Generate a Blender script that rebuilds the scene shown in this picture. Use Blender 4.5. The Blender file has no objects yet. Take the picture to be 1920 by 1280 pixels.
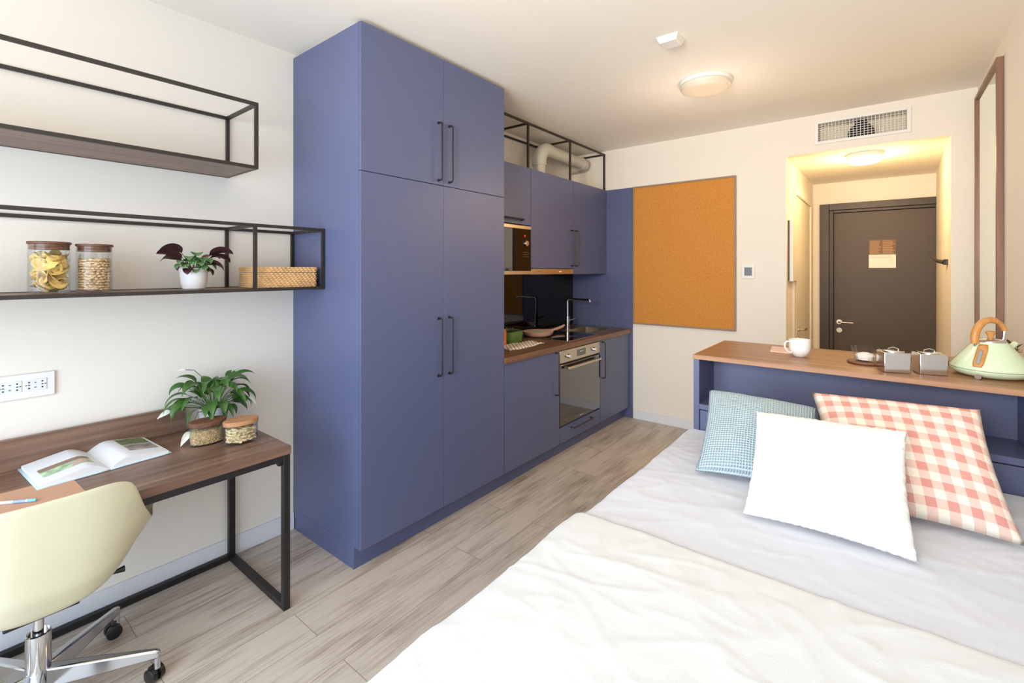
import bpy, bmesh, math, random
from mathutils import Vector, Matrix, noise
random.seed(7)
PI = math.pi
S = bpy.context.scene
COL = S.collection
# ---------------------------------------------------------------- camera
cd = bpy.data.cameras.new('camera'); cam = bpy.data.objects.new('camera', cd); COL.objects.link(cam)
FPX = 877.77; YAW = math.radians(38.328)
cd.sensor_fit = 'HORIZONTAL'; cd.sensor_width = 36.0; cd.lens = 36.0*FPX/1920
cd.shift_y = -(640-506.35)/1920; cd.clip_start = 0.02
cam.location = (2.6894, 0, 1.5); cam.rotation_euler = (PI/2, 0, YAW)
S.camera = cam
S.view_settings.view_transform = 'Standard'; S.view_settings.look = 'None'
S.view_settings.gamma = 1; S.view_settings.use_curve_mapping = False
S.view_settings.exposure = 0.0
# ---------------------------------------------------------------- world and lights
W = bpy.data.worlds.new('World'); S.world = W; W.use_nodes = True
wb = W.node_tree.nodes['Background']; wb.inputs[0].default_value = (0.70, 0.85, 1.0, 1); wb.inputs[1].default_value = 1.3
def light(name, kind, loc, energy, color, rot=(0, 0, 0), size=None, size_y=None):
    l = bpy.data.lights.new(name, kind); l.energy = energy; l.color = color
    if kind == 'AREA':
        l.size = size
        if size_y: l.shape = 'RECTANGLE'; l.size_y = size_y
    elif size: l.shadow_soft_size = size
    o = bpy.data.objects.new(name, l); COL.objects.link(o); o.location = loc; o.rotation_euler = rot
    return o
# daylight through the window wall behind the camera, tilted down like sky light
light('window_daylight', 'AREA', (1.75, -1.52, 1.2), 106, (0.67, 0.81, 1.0), (math.radians(76), 0, 0), 2.5, 2.1)
# three added warm fills without fittings, then the lamp of the entry passage
sl = light('added_fill_spot', 'SPOT', (2.3, -1.2, 1.95), 430, (1.0, 0.83, 0.60), size=0.35)  # added spot, no such fixture; brightens the far wall and ceiling
sl.data.spot_size = math.radians(80); sl.data.spot_blend = 1.0
sl.rotation_euler = (Vector((1.7, 4.5, 2.7))-sl.location).to_track_quat('-Z', 'Y').to_euler()
light('added_fill_point', 'POINT', (1.765, 3.25, 2.30), 6.5, (1.0, 0.80, 0.62), size=0.22)  # added fill hanging in mid-air under the unlit lamp, lifts ceiling brightness
light('added_fill_up', 'AREA', (1.3, -0.9, 1.9), 9, (1.0, 0.76, 0.52), (PI, 0, 0), 0.6)  # added upward fill with no fitting, warms ceiling and upper left wall
light('entry_lamp_light', 'POINT', (2.575, 4.86, 2.31), 22, (1.0, 0.66, 0.30), size=0.09)

# ---------------------------------------------------------------- materials
def s2l(c):
    return tuple(((v/255)/12.92 if v/255 <= .04045 else ((v/255+.055)/1.055)**2.4) for v in c)+(1,)
def mat(name, c, rough=.5, metal=0, spec=.5, bump=0, bscale=200, coat=0, var=0, vscale=3, sheen=0):
    m = bpy.data.materials.new(name); m.use_nodes = True; nt = m.node_tree; b = nt.nodes['Principled BSDF']
    b.inputs['Base Color'].default_value = s2l(c); b.inputs['Roughness'].default_value = rough
    b.inputs['Metallic'].default_value = metal; b.inputs['Specular IOR Level'].default_value = spec
    if coat: b.inputs['Coat Weight'].default_value = coat
    if sheen: b.inputs['Sheen Weight'].default_value = sheen
    if bump or var:
        tc = nt.nodes.new('ShaderNodeTexCoord')
    if bump:
        n = nt.nodes.new('ShaderNodeTexNoise'); n.inputs['Scale'].default_value = bscale; n.inputs['Detail'].default_value = 3
        bp = nt.nodes.new('ShaderNodeBump'); bp.inputs['Strength'].default_value = bump; bp.inputs['Distance'].default_value = .002
        nt.links.new(tc.outputs['Object'], n.inputs['Vector']); nt.links.new(n.outputs[0], bp.inputs['Height']); nt.links.new(bp.outputs[0], b.inputs['Normal'])
    if var:
        n = nt.nodes.new('ShaderNodeTexNoise'); n.inputs['Scale'].default_value = vscale; n.inputs['Detail'].default_value = 4
        r = nt.nodes.new('ShaderNodeValToRGB')
        r.color_ramp.elements[0].color = s2l(tuple(max(0, v*(1-var)) for v in c)); r.color_ramp.elements[1].color = s2l(tuple(min(255, v*(1+var)) for v in c))
        r.color_ramp.elements[0].position = .3; r.color_ramp.elements[1].position = .7
        nt.links.new(tc.outputs['Object'], n.inputs['Vector']); nt.links.new(n.outputs[0], r.inputs[0]); nt.links.new(r.outputs[0], b.inputs['Base Color'])
    return m
def wood(name, dark, light_, axis='y', rough=.45, sc=1.0):
    m = bpy.data.materials.new(name); m.use_nodes = True; nt = m.node_tree; b = nt.nodes['Principled BSDF']
    tc = nt.nodes.new('ShaderNodeTexCoord'); mp = nt.nodes.new('ShaderNodeMapping')
    v = {'x': (1.2, 28, 28), 'y': (28, 1.2, 28), 'z': (28, 28, 1.2)}[axis]
    mp.inputs['Scale'].default_value = tuple(q*sc for q in v)
    n = nt.nodes.new('ShaderNodeTexNoise'); n.inputs['Scale'].default_value = 1; n.inputs['Detail'].default_value = 6; n.inputs['Roughness'].default_value = .6; n.inputs['Distortion'].default_value = .6
    r = nt.nodes.new('ShaderNodeValToRGB'); r.color_ramp.elements[0].color = s2l(dark); r.color_ramp.elements[1].color = s2l(light_)
    r.color_ramp.elements[0].position = .32; r.color_ramp.elements[1].position = .68
    nt.links.new(tc.outputs['Object'], mp.inputs[0]); nt.links.new(mp.outputs[0], n.inputs['Vector']); nt.links.new(n.outputs[0], r.inputs[0]); nt.links.new(r.outputs[0], b.inputs['Base Color'])
    b.inputs['Roughness'].default_value = rough
    return m
def glass(name, tint=(1, 1, 1), op=.10):
    m = bpy.data.materials.new(name); m.use_nodes = True; nt = m.node_tree; nt.nodes.clear()
    o = nt.nodes.new('ShaderNodeOutputMaterial'); t = nt.nodes.new('ShaderNodeBsdfTransparent'); t.inputs[0].default_value = tint+(1,)
    g = nt.nodes.new('ShaderNodeBsdfGlossy'); g.inputs['Roughness'].default_value = .03
    f = nt.nodes.new('ShaderNodeLayerWeight'); f.inputs[0].default_value = .25
    a = nt.nodes.new('ShaderNodeMath'); a.operation = 'MULTIPLY_ADD'; a.inputs[1].default_value = .32; a.inputs[2].default_value = op*.1
    mx = nt.nodes.new('ShaderNodeMixShader')
    nt.links.new(f.outputs['Fresnel'], a.inputs[0]); nt.links.new(a.outputs[0], mx.inputs[0]); nt.links.new(t.outputs[0], mx.inputs[1]); nt.links.new(g.outputs[0], mx.inputs[2]); nt.links.new(mx.outputs[0], o.inputs[0])
    return m
def emit(name, c, s):
    m = bpy.data.materials.new(name); m.use_nodes = True; b = m.node_tree.nodes['Principled BSDF']
    b.inputs['Base Color'].default_value = s2l(c); b.inputs['Emission Color'].default_value = s2l(c); b.inputs['Emission Strength'].default_value = s
    return m
M = {}
M['wall'] = mat('wall_paint', (238, 231, 219), .85, bump=.05, bscale=300)
M['ceil'] = mat('ceiling_paint', (248, 242, 230), .9)
M['trim'] = mat('white_trim', (228, 230, 234), .5)
M['blue'] = mat('blue_cabinet', (89, 97, 132), .38, bump=.02, bscale=900)
M['black'] = mat('black_metal', (30, 28, 28), .45, bump=.03, bscale=900)
M['bronze'] = mat('dark_bronze_metal', (44, 36, 32), .42)
M['desk'] = wood('walnut_laminate', (98, 72, 58), (142, 112, 94), 'y', .38)
M['deskx'] = wood('walnut_laminate_cross', (98, 72, 58), (142, 112, 94), 'x', .38)
M['deskz'] = wood('walnut_laminate_upright', (112, 80, 62), (150, 112, 90), 'z', .4)
M['counter'] = wood('counter_walnut', (98, 66, 46), (138, 98, 70), 'y', .35)
M['bar'] = wood('bar_walnut', (140, 98, 66), (178, 132, 96), 'x', .38)
M['lidwood'] = wood('dark_lid_wood', (98, 62, 42), (132, 88, 62), 'x', .5, 2)
M['lidwood2'] = wood('light_lid_wood', (176, 122, 82), (206, 156, 112), 'y', .5, 2)
M['handlewood'] = wood('beech_handle', (190, 128, 66), (216, 158, 94), 'z', .4, 1.5)
M['chrome'] = mat('chrome', (215, 218, 222), .12, 1)
M['steel'] = mat('brushed_steel', (196, 184, 168), .3, 1)
M['alu'] = mat('polished_aluminium', (205, 208, 212), .16, 1)
M['plastic'] = mat('black_plastic', (22, 22, 24), .35)
M['hole'] = mat('socket_hole', (14, 14, 16), .8)
M['glassb'] = mat('black_glass', (8, 7, 7), .04, spec=.35)
M['ovenglass'] = mat('oven_glass', (26, 24, 24), .04, spec=1.0, coat=1)
M['glass'] = glass('clear_glass', (.985, .99, .99))
M['pane'] = glass('window_glass')
M['white'] = mat('white_ceramic', (240, 240, 240), .25, coat=.3)
M['whitem'] = mat('matt_white_plastic', (236, 234, 230), .45)
M['fabricw'] = mat('white_cotton', (222, 228, 240), .9, bump=.25, bscale=500, sheen=.2)
M['throw'] = mat('cream_fleece', (226, 230, 233), .95, bump=.35, bscale=260, sheen=.3)
M['fuzzy'] = mat('white_fleece', (240, 240, 240), .95, bump=.8, bscale=330, sheen=.4)
M['shell'] = mat('cream_shell', (212, 208, 178), .38)
M['mint'] = mat('mint_enamel', (214, 232, 200), .22, coat=.5)
M['door'] = mat('dark_brown_door', (74, 62, 52), .5)
M['doorframe'] = mat('dark_brown_frame', (58, 47, 40), .45)
M['doorw'] = mat('white_door', (232, 226, 212), .5)
M['mirror'] = mat('mirror_glass', (238, 242, 228), .01, 1)
M['green'] = mat('leaf_green_plastic', (104, 140, 74), .45)
M['pink'] = mat('pink_enamel', (224, 178, 160), .4)
M['cream'] = mat('cream_coating', (226, 206, 178), .45)
M['orange'] = mat('orange_card', (226, 130, 36), .5)
M['kraft'] = mat('tan_card', (204, 160, 130), .8)
M['paper'] = mat('page_paper', (236, 240, 244), .7)
M['cover'] = mat('pale_blue_cover', (196, 224, 230), .5)
M['pen'] = mat('pen_body', (222, 232, 246), .3)
M['pencap'] = mat('pen_cap', (128, 200, 226), .3)
M['soil'] = mat('soil', (52, 40, 30), .95, bump=.8, bscale=120)
M['stem'] = mat('green_stem', (84, 118, 52), .5)
M['spathe'] = mat('white_spathe', (232, 236, 220), .5)
M['pipe'] = mat('pipe_grey', (206, 202, 186), .45)
M['chip'] = mat('potato_chip', (244, 212, 128), .5, var=.06, vscale=40)
M['cashew'] = mat('cashew_nut', (240, 216, 172), .5, var=.1, vscale=60)
M['pista'] = mat('pistachio_shell', (222, 190, 146), .55, var=.15, vscale=60)
M['grain'] = mat('grain', (214, 188, 142), .6, var=.15, vscale=90)
M['sugar'] = mat('sugar', (246, 244, 240), .8, bump=.6, bscale=600)
M['screen'] = mat('dark_grey_screen', (96, 98, 96), .2)
M['lampwhite'] = mat('opal_diffuser', (226, 212, 194), .35)
M['lampon'] = emit('lit_diffuser', (255, 238, 200), 5.0)
M['red'] = emit('red_indicator', (230, 30, 20), 1.2)
M['darkleaf'] = mat('dark_leaf', (52, 58, 24), .4)
M['void'] = mat('duct_dark', (28, 24, 20), .8)
M['duct'] = mat('duct_light', (248, 238, 218), .5)

def nodes(m):
    nt = m.node_tree; return nt, nt.nodes, nt.links, nt.nodes['Principled BSDF']
# cork
M['cork'] = mat('cork', (208, 140, 62), .85); nt, N, L, b = nodes(M['cork'])
tc = N.new('ShaderNodeTexCoord'); n = N.new('ShaderNodeTexNoise'); n.inputs['Scale'].default_value = 130; n.inputs['Detail'].default_value = 3
r = N.new('ShaderNodeValToRGB'); r.color_ramp.elements[0].position = .36; r.color_ramp.elements[1].position = .62
r.color_ramp.elements[0].color = s2l((192, 120, 44)); r.color_ramp.elements[1].color = s2l((216, 150, 70))
L.new(tc.outputs['Object'], n.inputs[0]); L.new(n.outputs[0], r.inputs[0]); L.new(r.outputs[0], b.inputs['Base Color'])
# floor planks running along y
M['floor'] = mat('oak_planks', (170, 150, 130), .42); nt, N, L, b = nodes(M['floor'])
tc = N.new('ShaderNodeTexCoord'); mp = N.new('ShaderNodeMapping'); mp.inputs['Rotation'].default_value = (0, 0, PI/2); mp.inputs['Location'].default_value = (.55, .08, 0)
L.new(tc.outputs['Object'], mp.inputs[0])
br = N.new('ShaderNodeTexBrick'); br.inputs['Scale'].default_value = 1; br.inputs['Brick Width'].default_value = 1.25; br.inputs['Row Height'].default_value = .19
br.inputs['Mortar Size'].default_value = .0012; br.inputs['Mortar Smooth'].default_value = .3; br.offset = .37
br.inputs['Color1'].default_value = (0, 0, 0, 1); br.inputs['Color2'].default_value = (1, 1, 1, 1); br.inputs['Mortar'].default_value = (.5, .5, .5, 1)
L.new(mp.outputs[0], br.inputs[0])
sep = N.new('ShaderNodeSeparateXYZ'); L.new(tc.outputs['Object'], sep.inputs[0])
off = N.new('ShaderNodeMath'); off.operation = 'MULTIPLY_ADD'; off.inputs[1].default_value = 9; L.new(br.outputs['Color'], off.inputs[0]); L.new(sep.outputs[2], off.inputs[2])
cmb = N.new('ShaderNodeCombineXYZ'); L.new(sep.outputs[0], cmb.inputs[0]); L.new(sep.outputs[1], cmb.inputs[1]); L.new(off.outputs[0], cmb.inputs[2])
m2 = N.new('ShaderNodeMapping'); m2.inputs['Scale'].default_value = (7, .75, 1); L.new(cmb.outputs[0], m2.inputs[0])
n1 = N.new('ShaderNodeTexNoise'); n1.inputs['Scale'].default_value = 1; n1.inputs['Detail'].default_value = 2; n1.inputs['Distortion'].default_value = .4; L.new(m2.outputs[0], n1.inputs[0])
# cathedral grain: bands of the slow noise
mm = N.new('ShaderNodeMath'); mm.operation = 'MULTIPLY'; mm.inputs[1].default_value = 26; L.new(n1.outputs[0], mm.inputs[0])
sn = N.new('ShaderNodeMath'); sn.operation = 'SINE'; L.new(mm.outputs[0], sn.inputs[0])
m3 = N.new('ShaderNodeMapping'); m3.inputs['Scale'].default_value = (95, 4, 1); L.new(cmb.outputs[0], m3.inputs[0])
n2 = N.new('ShaderNodeTexNoise'); n2.inputs['Scale'].default_value = 1; n2.inputs['Detail'].default_value = 5; n2.inputs['Roughness'].default_value = .65; L.new(m3.outputs[0], n2.inputs[0])
a1 = N.new('ShaderNodeMath'); a1.operation = 'MULTIPLY_ADD'; a1.inputs[1].default_value = .07; L.new(sn.outputs[0], a1.inputs[0]); L.new(n2.outputs[0], a1.inputs[2])
n3 = N.new('ShaderNodeTexNoise'); n3.inputs['Scale'].default_value = 1.0; m4 = N.new('ShaderNodeMapping'); m4.inputs['Scale'].default_value = (10, 2.2, 1); L.new(cmb.outputs[0], m4.inputs[0]); L.new(m4.outputs[0], n3.inputs[0]); n3.inputs['Detail'].default_value = 3
a2 = N.new('ShaderNodeMath'); a2.operation = 'MULTIPLY_ADD'; a2.inputs[1].default_value = .7; L.new(n3.outputs[0], a2.inputs[0]); L.new(a1.outputs[0], a2.inputs[2])
a3 = N.new('ShaderNodeMath'); a3.operation = 'MULTIPLY_ADD'; a3.inputs[1].default_value = .14; L.new(br.outputs['Color'], a3.inputs[0]); L.new(a2.outputs[0], a3.inputs[2])
r = N.new('ShaderNodeValToRGB'); e = r.color_ramp.elements; e[0].position = .55; e[0].color = s2l((138, 118, 102)); e[1].position = 1.2 if False else 1.0; e[1].color = s2l((205, 193, 180))
q = r.color_ramp.elements.new(.78); q.color = s2l((180, 167, 153))
L.new(a3.outputs[0], r.inputs[0])
mx = N.new('ShaderNodeMix'); mx.data_type = 'RGBA'; L.new(br.outputs['Fac'], mx.inputs[0]); L.new(r.outputs[0], mx.inputs[6]); mx.inputs[7].default_value = s2l((112, 94, 78)); L.new(mx.outputs[2], b.inputs['Base Color'])
bp = N.new('ShaderNodeBump'); bp.inputs['Strength'].default_value = .12; bp.inputs['Distance'].default_value = .001; L.new(n2.outputs[0], bp.inputs['Height']); L.new(bp.outputs[0], b.inputs['Normal'])
# gingham cushion (uv)
def uvnode(N, L):
    t = N.new('ShaderNodeUVMap'); s = N.new('ShaderNodeSeparateXYZ'); L.new(t.outputs[0], s.inputs[0]); return s
M['gingham'] = mat('gingham_cotton', (240, 200, 180), .85, bump=.25, bscale=500); nt, N, L, b = nodes(M['gingham'])
s = uvnode(N, L)
outs = []
for i, k in ((0, 8.5), (1, 8.0)):
    a = N.new('ShaderNodeMath'); a.operation = 'MULTIPLY'; a.inputs[1].default_value = k; L.new(s.outputs[i], a.inputs[0])
    f = N.new('ShaderNodeMath'); f.operation = 'FRACT'; L.new(a.outputs[0], f.inputs[0])
    g = N.new('ShaderNodeMath'); g.operation = 'GREATER_THAN'; g.inputs[1].default_value = .5; L.new(f.outputs[0], g.inputs[0]); outs.append(g)
ad = N.new('ShaderNodeMath'); ad.operation = 'ADD'; L.new(outs[0].outputs[0], ad.inputs[0]); L.new(outs[1].outputs[0], ad.inputs[1])
hf = N.new('ShaderNodeMath'); hf.operation = 'MULTIPLY'; hf.inputs[1].default_value = .5; L.new(ad.outputs[0], hf.inputs[0])
r = N.new('ShaderNodeValToRGB'); r.color_ramp.elements[0].color = s2l((242, 234, 220)); r.color_ramp.elements[1].color = s2l((216, 152, 142)); q = r.color_ramp.elements.new(.5); q.color = s2l((234, 200, 188))
L.new(hf.outputs[0], r.inputs[0]); L.new(r.outputs[0], b.inputs['Base Color'])
# waffle knit
M['waffle'] = mat('pale_blue_knit', (182, 216, 216), .9, sheen=.2); nt, N, L, b = nodes(M['waffle'])
s = uvnode(N, L); outs = []
for i, k in ((0, 260), (1, 260)):
    a = N.new('ShaderNodeMath'); a.operation = 'MULTIPLY'; a.inputs[1].default_value = k; L.new(s.outputs[i], a.inputs[0])
    f = N.new('ShaderNodeMath'); f.operation = 'SINE'; L.new(a.outputs[0], f.inputs[0]); outs.append(f)
ml = N.new('ShaderNodeMath'); ml.operation = 'MAXIMUM'; L.new(outs[0].outputs[0], ml.inputs[0]); L.new(outs[1].outputs[0], ml.inputs[1])
bp = N.new('ShaderNodeBump'); bp.inputs['Strength'].default_value = 1; bp.inputs['Distance'].default_value = .004; L.new(ml.outputs[0], bp.inputs['Height']); L.new(bp.outputs[0], b.inputs['Normal'])
r = N.new('ShaderNodeValToRGB'); r.color_ramp.elements[0].position = .0; r.color_ramp.elements[0].color = s2l((176, 208, 220)); r.color_ramp.elements[1].position = .7; r.color_ramp.elements[1].color = s2l((204, 228, 240))
L.new(ml.outputs[0], r.inputs[0]); L.new(r.outputs[0], b.inputs['Base Color'])
# striped leaf materials (uv: u along, v across 0..1)
def leafmat(name, ca, cb, k, slant, rough=.4, thr=.3):
    m = mat(name, ca, rough); nt, N, L, b = nodes(m); s = uvnode(N, L)
    c = N.new('ShaderNodeMath'); c.operation = 'SUBTRACT'; L.new(s.outputs[1], c.inputs[0]); c.inputs[1].default_value = .5
    a = N.new('ShaderNodeMath'); a.operation = 'ABSOLUTE'; L.new(c.outputs[0], a.inputs[0])
    d = N.new('ShaderNodeMath'); d.operation = 'MULTIPLY_ADD'; L.new(a.outputs[0], d.inputs[0]); d.inputs[1].default_value = -slant; L.new(s.outputs[0], d.inputs[2])
    e = N.new('ShaderNodeMath'); e.operation = 'MULTIPLY'; L.new(d.outputs[0], e.inputs[0]); e.inputs[1].default_value = k*2*PI
    f = N.new('ShaderNodeMath'); f.operation = 'SINE'; L.new(e.outputs[0], f.inputs[0])
    r = N.new('ShaderNodeValToRGB'); r.color_ramp.elements[0].position = thr; r.color_ramp.elements[0].color = s2l(ca); r.color_ramp.elements[1].position = min(1, thr+.45); r.color_ramp.elements[1].color = s2l(cb)
    L.new(f.outputs[0], r.inputs[0]); L.new(r.outputs[0], b.inputs['Base Color']); return m
M['leafg'] = leafmat('lily_leaf', (50, 90, 34), (86, 128, 60), 9, .8)
M['leafs'] = leafmat('striped_leaf', (44, 88, 48), (160, 196, 128), 6, .9)
M['leafp'] = leafmat('purple_leaf', (58, 30, 34), (84, 48, 50), 8, .9)
# rattan
M['rattan'] = mat('rattan', (214, 170, 116), .6, var=.08, vscale=25)

# ---------------------------------------------------------------- mesh helpers
class MB:
    def __init__(s): s.v = []; s.f = []; s.uv = {}; s.mi = []; s.m = 0
    def add(s, vs, fs):
        o = len(s.v); s.v += [Vector(v) for v in vs]
        for f in fs: s.f.append([i+o for i in f]); s.mi.append(s.m)
        return o
    def box(s, x0, x1, y0, y1, z0, z1):
        s.add([(x0, y0, z0), (x1, y0, z0), (x1, y1, z0), (x0, y1, z0), (x0, y0, z1), (x1, y0, z1), (x1, y1, z1), (x0, y1, z1)],
              [(0, 3, 2, 1), (4, 5, 6, 7), (0, 1, 5, 4), (1, 2, 6, 5), (2, 3, 7, 6), (3, 0, 4, 7)]); return s
    def tube(s, pts, r, n=10, caps=True, flat=1.0):
        pts = [Vector(p) for p in pts]; R = r if isinstance(r, (list, tuple)) else [r]*len(pts)
        rings = []; pn = None
        for i, p in enumerate(pts):
            t = (pts[min(i+1, len(pts)-1)]-pts[max(i-1, 0)]).normalized()
            if pn is None:
                a = Vector((0, 0, 1)) if abs(t.z) < .9 else Vector((1, 0, 0)); u = t.cross(a).normalized()
            else: u = (pn - t*pn.dot(t)).normalized()
            pn = u; w = t.cross(u)
            rings.append([p+(u*math.cos(2*PI*k/n)+w*math.sin(2*PI*k/n)*flat)*R[i] for k in range(n)])
        vs = [v for rg in rings for v in rg]; fs = []
        for i in range(len(pts)-1):
            for k in range(n): fs.append((i*n+k, i*n+(k+1) % n, (i+1)*n+(k+1) % n, (i+1)*n+k))
        if caps: fs.append(tuple(reversed(range(n)))); fs.append(tuple(range((len(pts)-1)*n, len(pts)*n)))
        s.add(vs, fs); return s
    def lathe(s, c, prof, n=32, sx=1, sy=1, rot=0):
        c = Vector(c); vs = []; fs = []; cr, sr = math.cos(rot), math.sin(rot)
        for r, z in prof:
            for k in range(n):
                a = 2*PI*k/n; x = r*math.cos(a)*sx; y = r*math.sin(a)*sy
                vs.append(c+Vector((x*cr-y*sr, x*sr+y*cr, z)))
        for i in range(len(prof)-1):
            for k in range(n): fs.append((i*n+k, i*n+(k+1) % n, (i+1)*n+(k+1) % n, (i+1)*n+k))
        if prof[0][0] > 1e-4: fs.append(tuple(reversed(range(n))))
        if prof[-1][0] > 1e-4: fs.append(tuple(range((len(prof)-1)*n, len(prof)*n)))
        s.add(vs, fs); return s
    def grid(s, fn, nu, nv, uv=True, flip=False):
        vs = []; fs = []; uvs = []
        for i in range(nu+1):
            for j in range(nv+1): vs.append(fn(i/nu, j/nv)); uvs.append((i/nu, j/nv))
        for i in range(nu):
            for j in range(nv):
                a = i*(nv+1)+j; f = (a, a+nv+1, a+nv+2, a+1); fs.append(tuple(reversed(f)) if flip else f)
        o = s.add(vs, fs)
        for i, q in enumerate(uvs): s.uv[o+i] = q
        return s
    def poly(s, pts): s.add(pts, [tuple(range(len(pts)))]); return s
def empty(name, loc, label=None, cat=None, group=None):
    o = bpy.data.objects.new(name, None); COL.objects.link(o); o.location = loc; o.empty_display_size = .05
    if label: tag(o, label, cat, group)
    return o
def tag(o, label=None, cat=None, group=None, kind=None):
    if label: o['label'] = label
    if cat: o['category'] = cat
    if group: o['group'] = group
    if kind: o['kind'] = kind
    return o
def wloc(o):
    v = Vector((0, 0, 0))
    while o: v = v+o.location; o = o.parent
    return v
def obj(name, mb, m, parent=None, bevel=0, smooth=True, origin=None, subd=0, solid=0, ang=35, seg=2):
    base = wloc(parent) if parent else Vector((0, 0, 0))
    if origin is None and not parent and not name.startswith(('wall', 'floor', 'ceiling', 'trim', 'base', 'window')):
        xs = [v.x for v in mb.v]; ys = [v.y for v in mb.v]; zs = [v.z for v in mb.v]
        origin = Vector(((min(xs)+max(xs))/2, (min(ys)+max(ys))/2, min(zs)))
    org = Vector(origin) if origin is not None else base
    me = bpy.data.meshes.new(name); me.from_pydata([tuple(v-org) for v in mb.v], [], mb.f)
    ms = m if isinstance(m, (list, tuple)) else [m]
    for q in ms: me.materials.append(q)
    if len(ms) > 1:
        for p, i in zip(me.polygons, mb.mi): p.material_index = i
    if mb.uv:
        ul = me.uv_layers.new(name='UVMap')
        for lp in me.loops: ul.data[lp.index].uv = mb.uv.get(lp.vertex_index, (0, 0))
    me.update()
    if smooth:
        me.shade_smooth()
        if not subd: me.set_sharp_from_angle(angle=math.radians(ang))
    o = bpy.data.objects.new(name, me); COL.objects.link(o); o.location = org-base
    if parent: o.parent = parent
    if solid:
        q = o.modifiers.new('solid', 'SOLIDIFY'); q.thickness = solid; q.offset = 0
    if bevel:
        q = o.modifiers.new('bevel', 'BEVEL'); q.width = bevel; q.segments = seg; q.limit_method = 'ANGLE'; q.angle_limit = math.radians(40)
    if subd:
        q = o.modifiers.new('subd', 'SUBSURF'); q.levels = subd; q.render_levels = subd
    return o
def bx(name, x0, x1, y0, y1, z0, z1, m, parent=None, bevel=.0015, **k):
    return obj(name, MB().box(x0, x1, y0, y1, z0, z1), m, parent, bevel, **k)
def arc(c, r, a0, a1, n, ax='yz'):
    out = []
    for i in range(n+1):
        a = a0+(a1-a0)*i/n; u, v = r*math.cos(a), r*math.sin(a); c = Vector(c)
        out.append(c+(Vector((0, u, v)) if ax == 'yz' else Vector((u, 0, v)) if ax == 'xz' else Vector((u, v, 0))))
    return out
def bar_handle(name, x, a, b_, parent, out=.032, r=.005, m=None):
    """U-shaped bar handle standing off the plane x; a, b_ are (y,z) ends"""
    A = Vector((x, a[0], a[1])); B = Vector((x, b_[0], b_[1])); d = (B-A).normalized(); ex = Vector((1, 0, 0)); c = .014
    pts = [A, A+ex*(out-c)]
    for k in range(1, 5):
        t = k/4*PI/2; pts.append(A+ex*(out-c+c*math.sin(t))+d*(c-c*math.cos(t)))
    for k in range(0, 5):
        t = k/4*PI/2; pts.append(B-d*(c-c*math.sin(t))+ex*(out-c+c*math.cos(t)))
    pts.append(B)
    h = MB().tube(pts, r, 8); h.tube([A, A+ex*.004], r*1.7, 10); h.tube([B, B+ex*.004], r*1.7, 10)
    return obj(name, h, m or M['black'], parent)

# ---------------------------------------------------------------- room shell
XR, YF, ZC, YB = 3.204, 4.501, 2.757, -1.7
def struct(name, mb, m, **k): o = obj(name, mb, m, **k); o['kind'] = 'structure'; return o
struct('floor', MB().box(-.12, XR+.12, YB-.12, 6.4, -.06, 0), M['floor'], smooth=False)
struct('ceiling', MB().box(-.12, XR+.12, YB-.12, YF+.12, ZC, ZC+.08), M['ceil'], smooth=False)
struct('wall_left', MB().box(-.12, 0, YB-.12, YF+.12, 0, ZC), M['wall'], smooth=False)
struct('wall_right', MB().box(XR, XR+.12, YB-.12, YF+.12, 0, ZC), M['wall'], smooth=False)
AX0, AX1, AZ, AYB = 2.058, 3.07, 2.452, 6.18
VX0, VX1, VZ0, VZ1 = 2.285, 2.832, 2.535, 2.678
w = MB(); w.box(-.12, AX0, YF, YF+.1, 0, ZC); w.box(AX1, XR+.12, YF, YF+.1, 0, ZC)
w.box(AX0, VX0, YF, YF+.1, AZ, ZC); w.box(VX1, AX1, YF, YF+.1, AZ, ZC); w.box(VX0, VX1, YF, YF+.1, AZ, VZ0); w.box(VX0, VX1, YF, YF+.1, VZ1, ZC)
struct('wall_back', w, M['wall'], smooth=False)
# entry passage
w = MB(); w.add([(AX0-.1, YF+.1, 0), (AX0, YF+.1, 0), (2.085, AYB+.12, 0), (AX0-.1, AYB+.12, 0), (AX0-.1, YF+.1, AZ), (AX0, YF+.1, AZ), (2.085, AYB+.12, AZ), (AX0-.1, AYB+.12, AZ)],
      [(0, 3, 2, 1), (4, 5, 6, 7), (0, 1, 5, 4), (1, 2, 6, 5), (2, 3, 7, 6), (3, 0, 4, 7)])
struct('wall_entry_left', w, M['wall'], smooth=False)
w = MB(); w.add([(AX1, YF+.1, 0), (AX1+.15, YF+.1, 0), (AX1+.15, AYB+.12, 0), (3.108, AYB+.12, 0), (AX1, YF+.1, AZ), (AX1+.15, YF+.1, AZ), (AX1+.15, AYB+.12, AZ), (3.108, AYB+.12, AZ)],
      [(0, 3, 2, 1), (4, 5, 6, 7), (0, 1, 5, 4), (1, 2, 6, 5), (2, 3, 7, 6), (3, 0, 4, 7)])
struct('wall_entry_right', w, M['wall'], smooth=False)
w = MB(); w.box(2.0, 2.15, AYB, AYB+.12, 0, AZ); w.box(2.15, 3.2, AYB, AYB+.12, 2.22, AZ); w.box(2.15, 3.2, AYB+.09, AYB+.12, 0, 2.22)  # last box added behind the door to stop sky light leaking in
struct('wall_entry_back', w, M['wall'], smooth=False)
struct('ceiling_entry', MB().box(AX0-.1, 3.2, YF+.1, AYB+.12, AZ, AZ+.03), M['ceil'], smooth=False)
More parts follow.
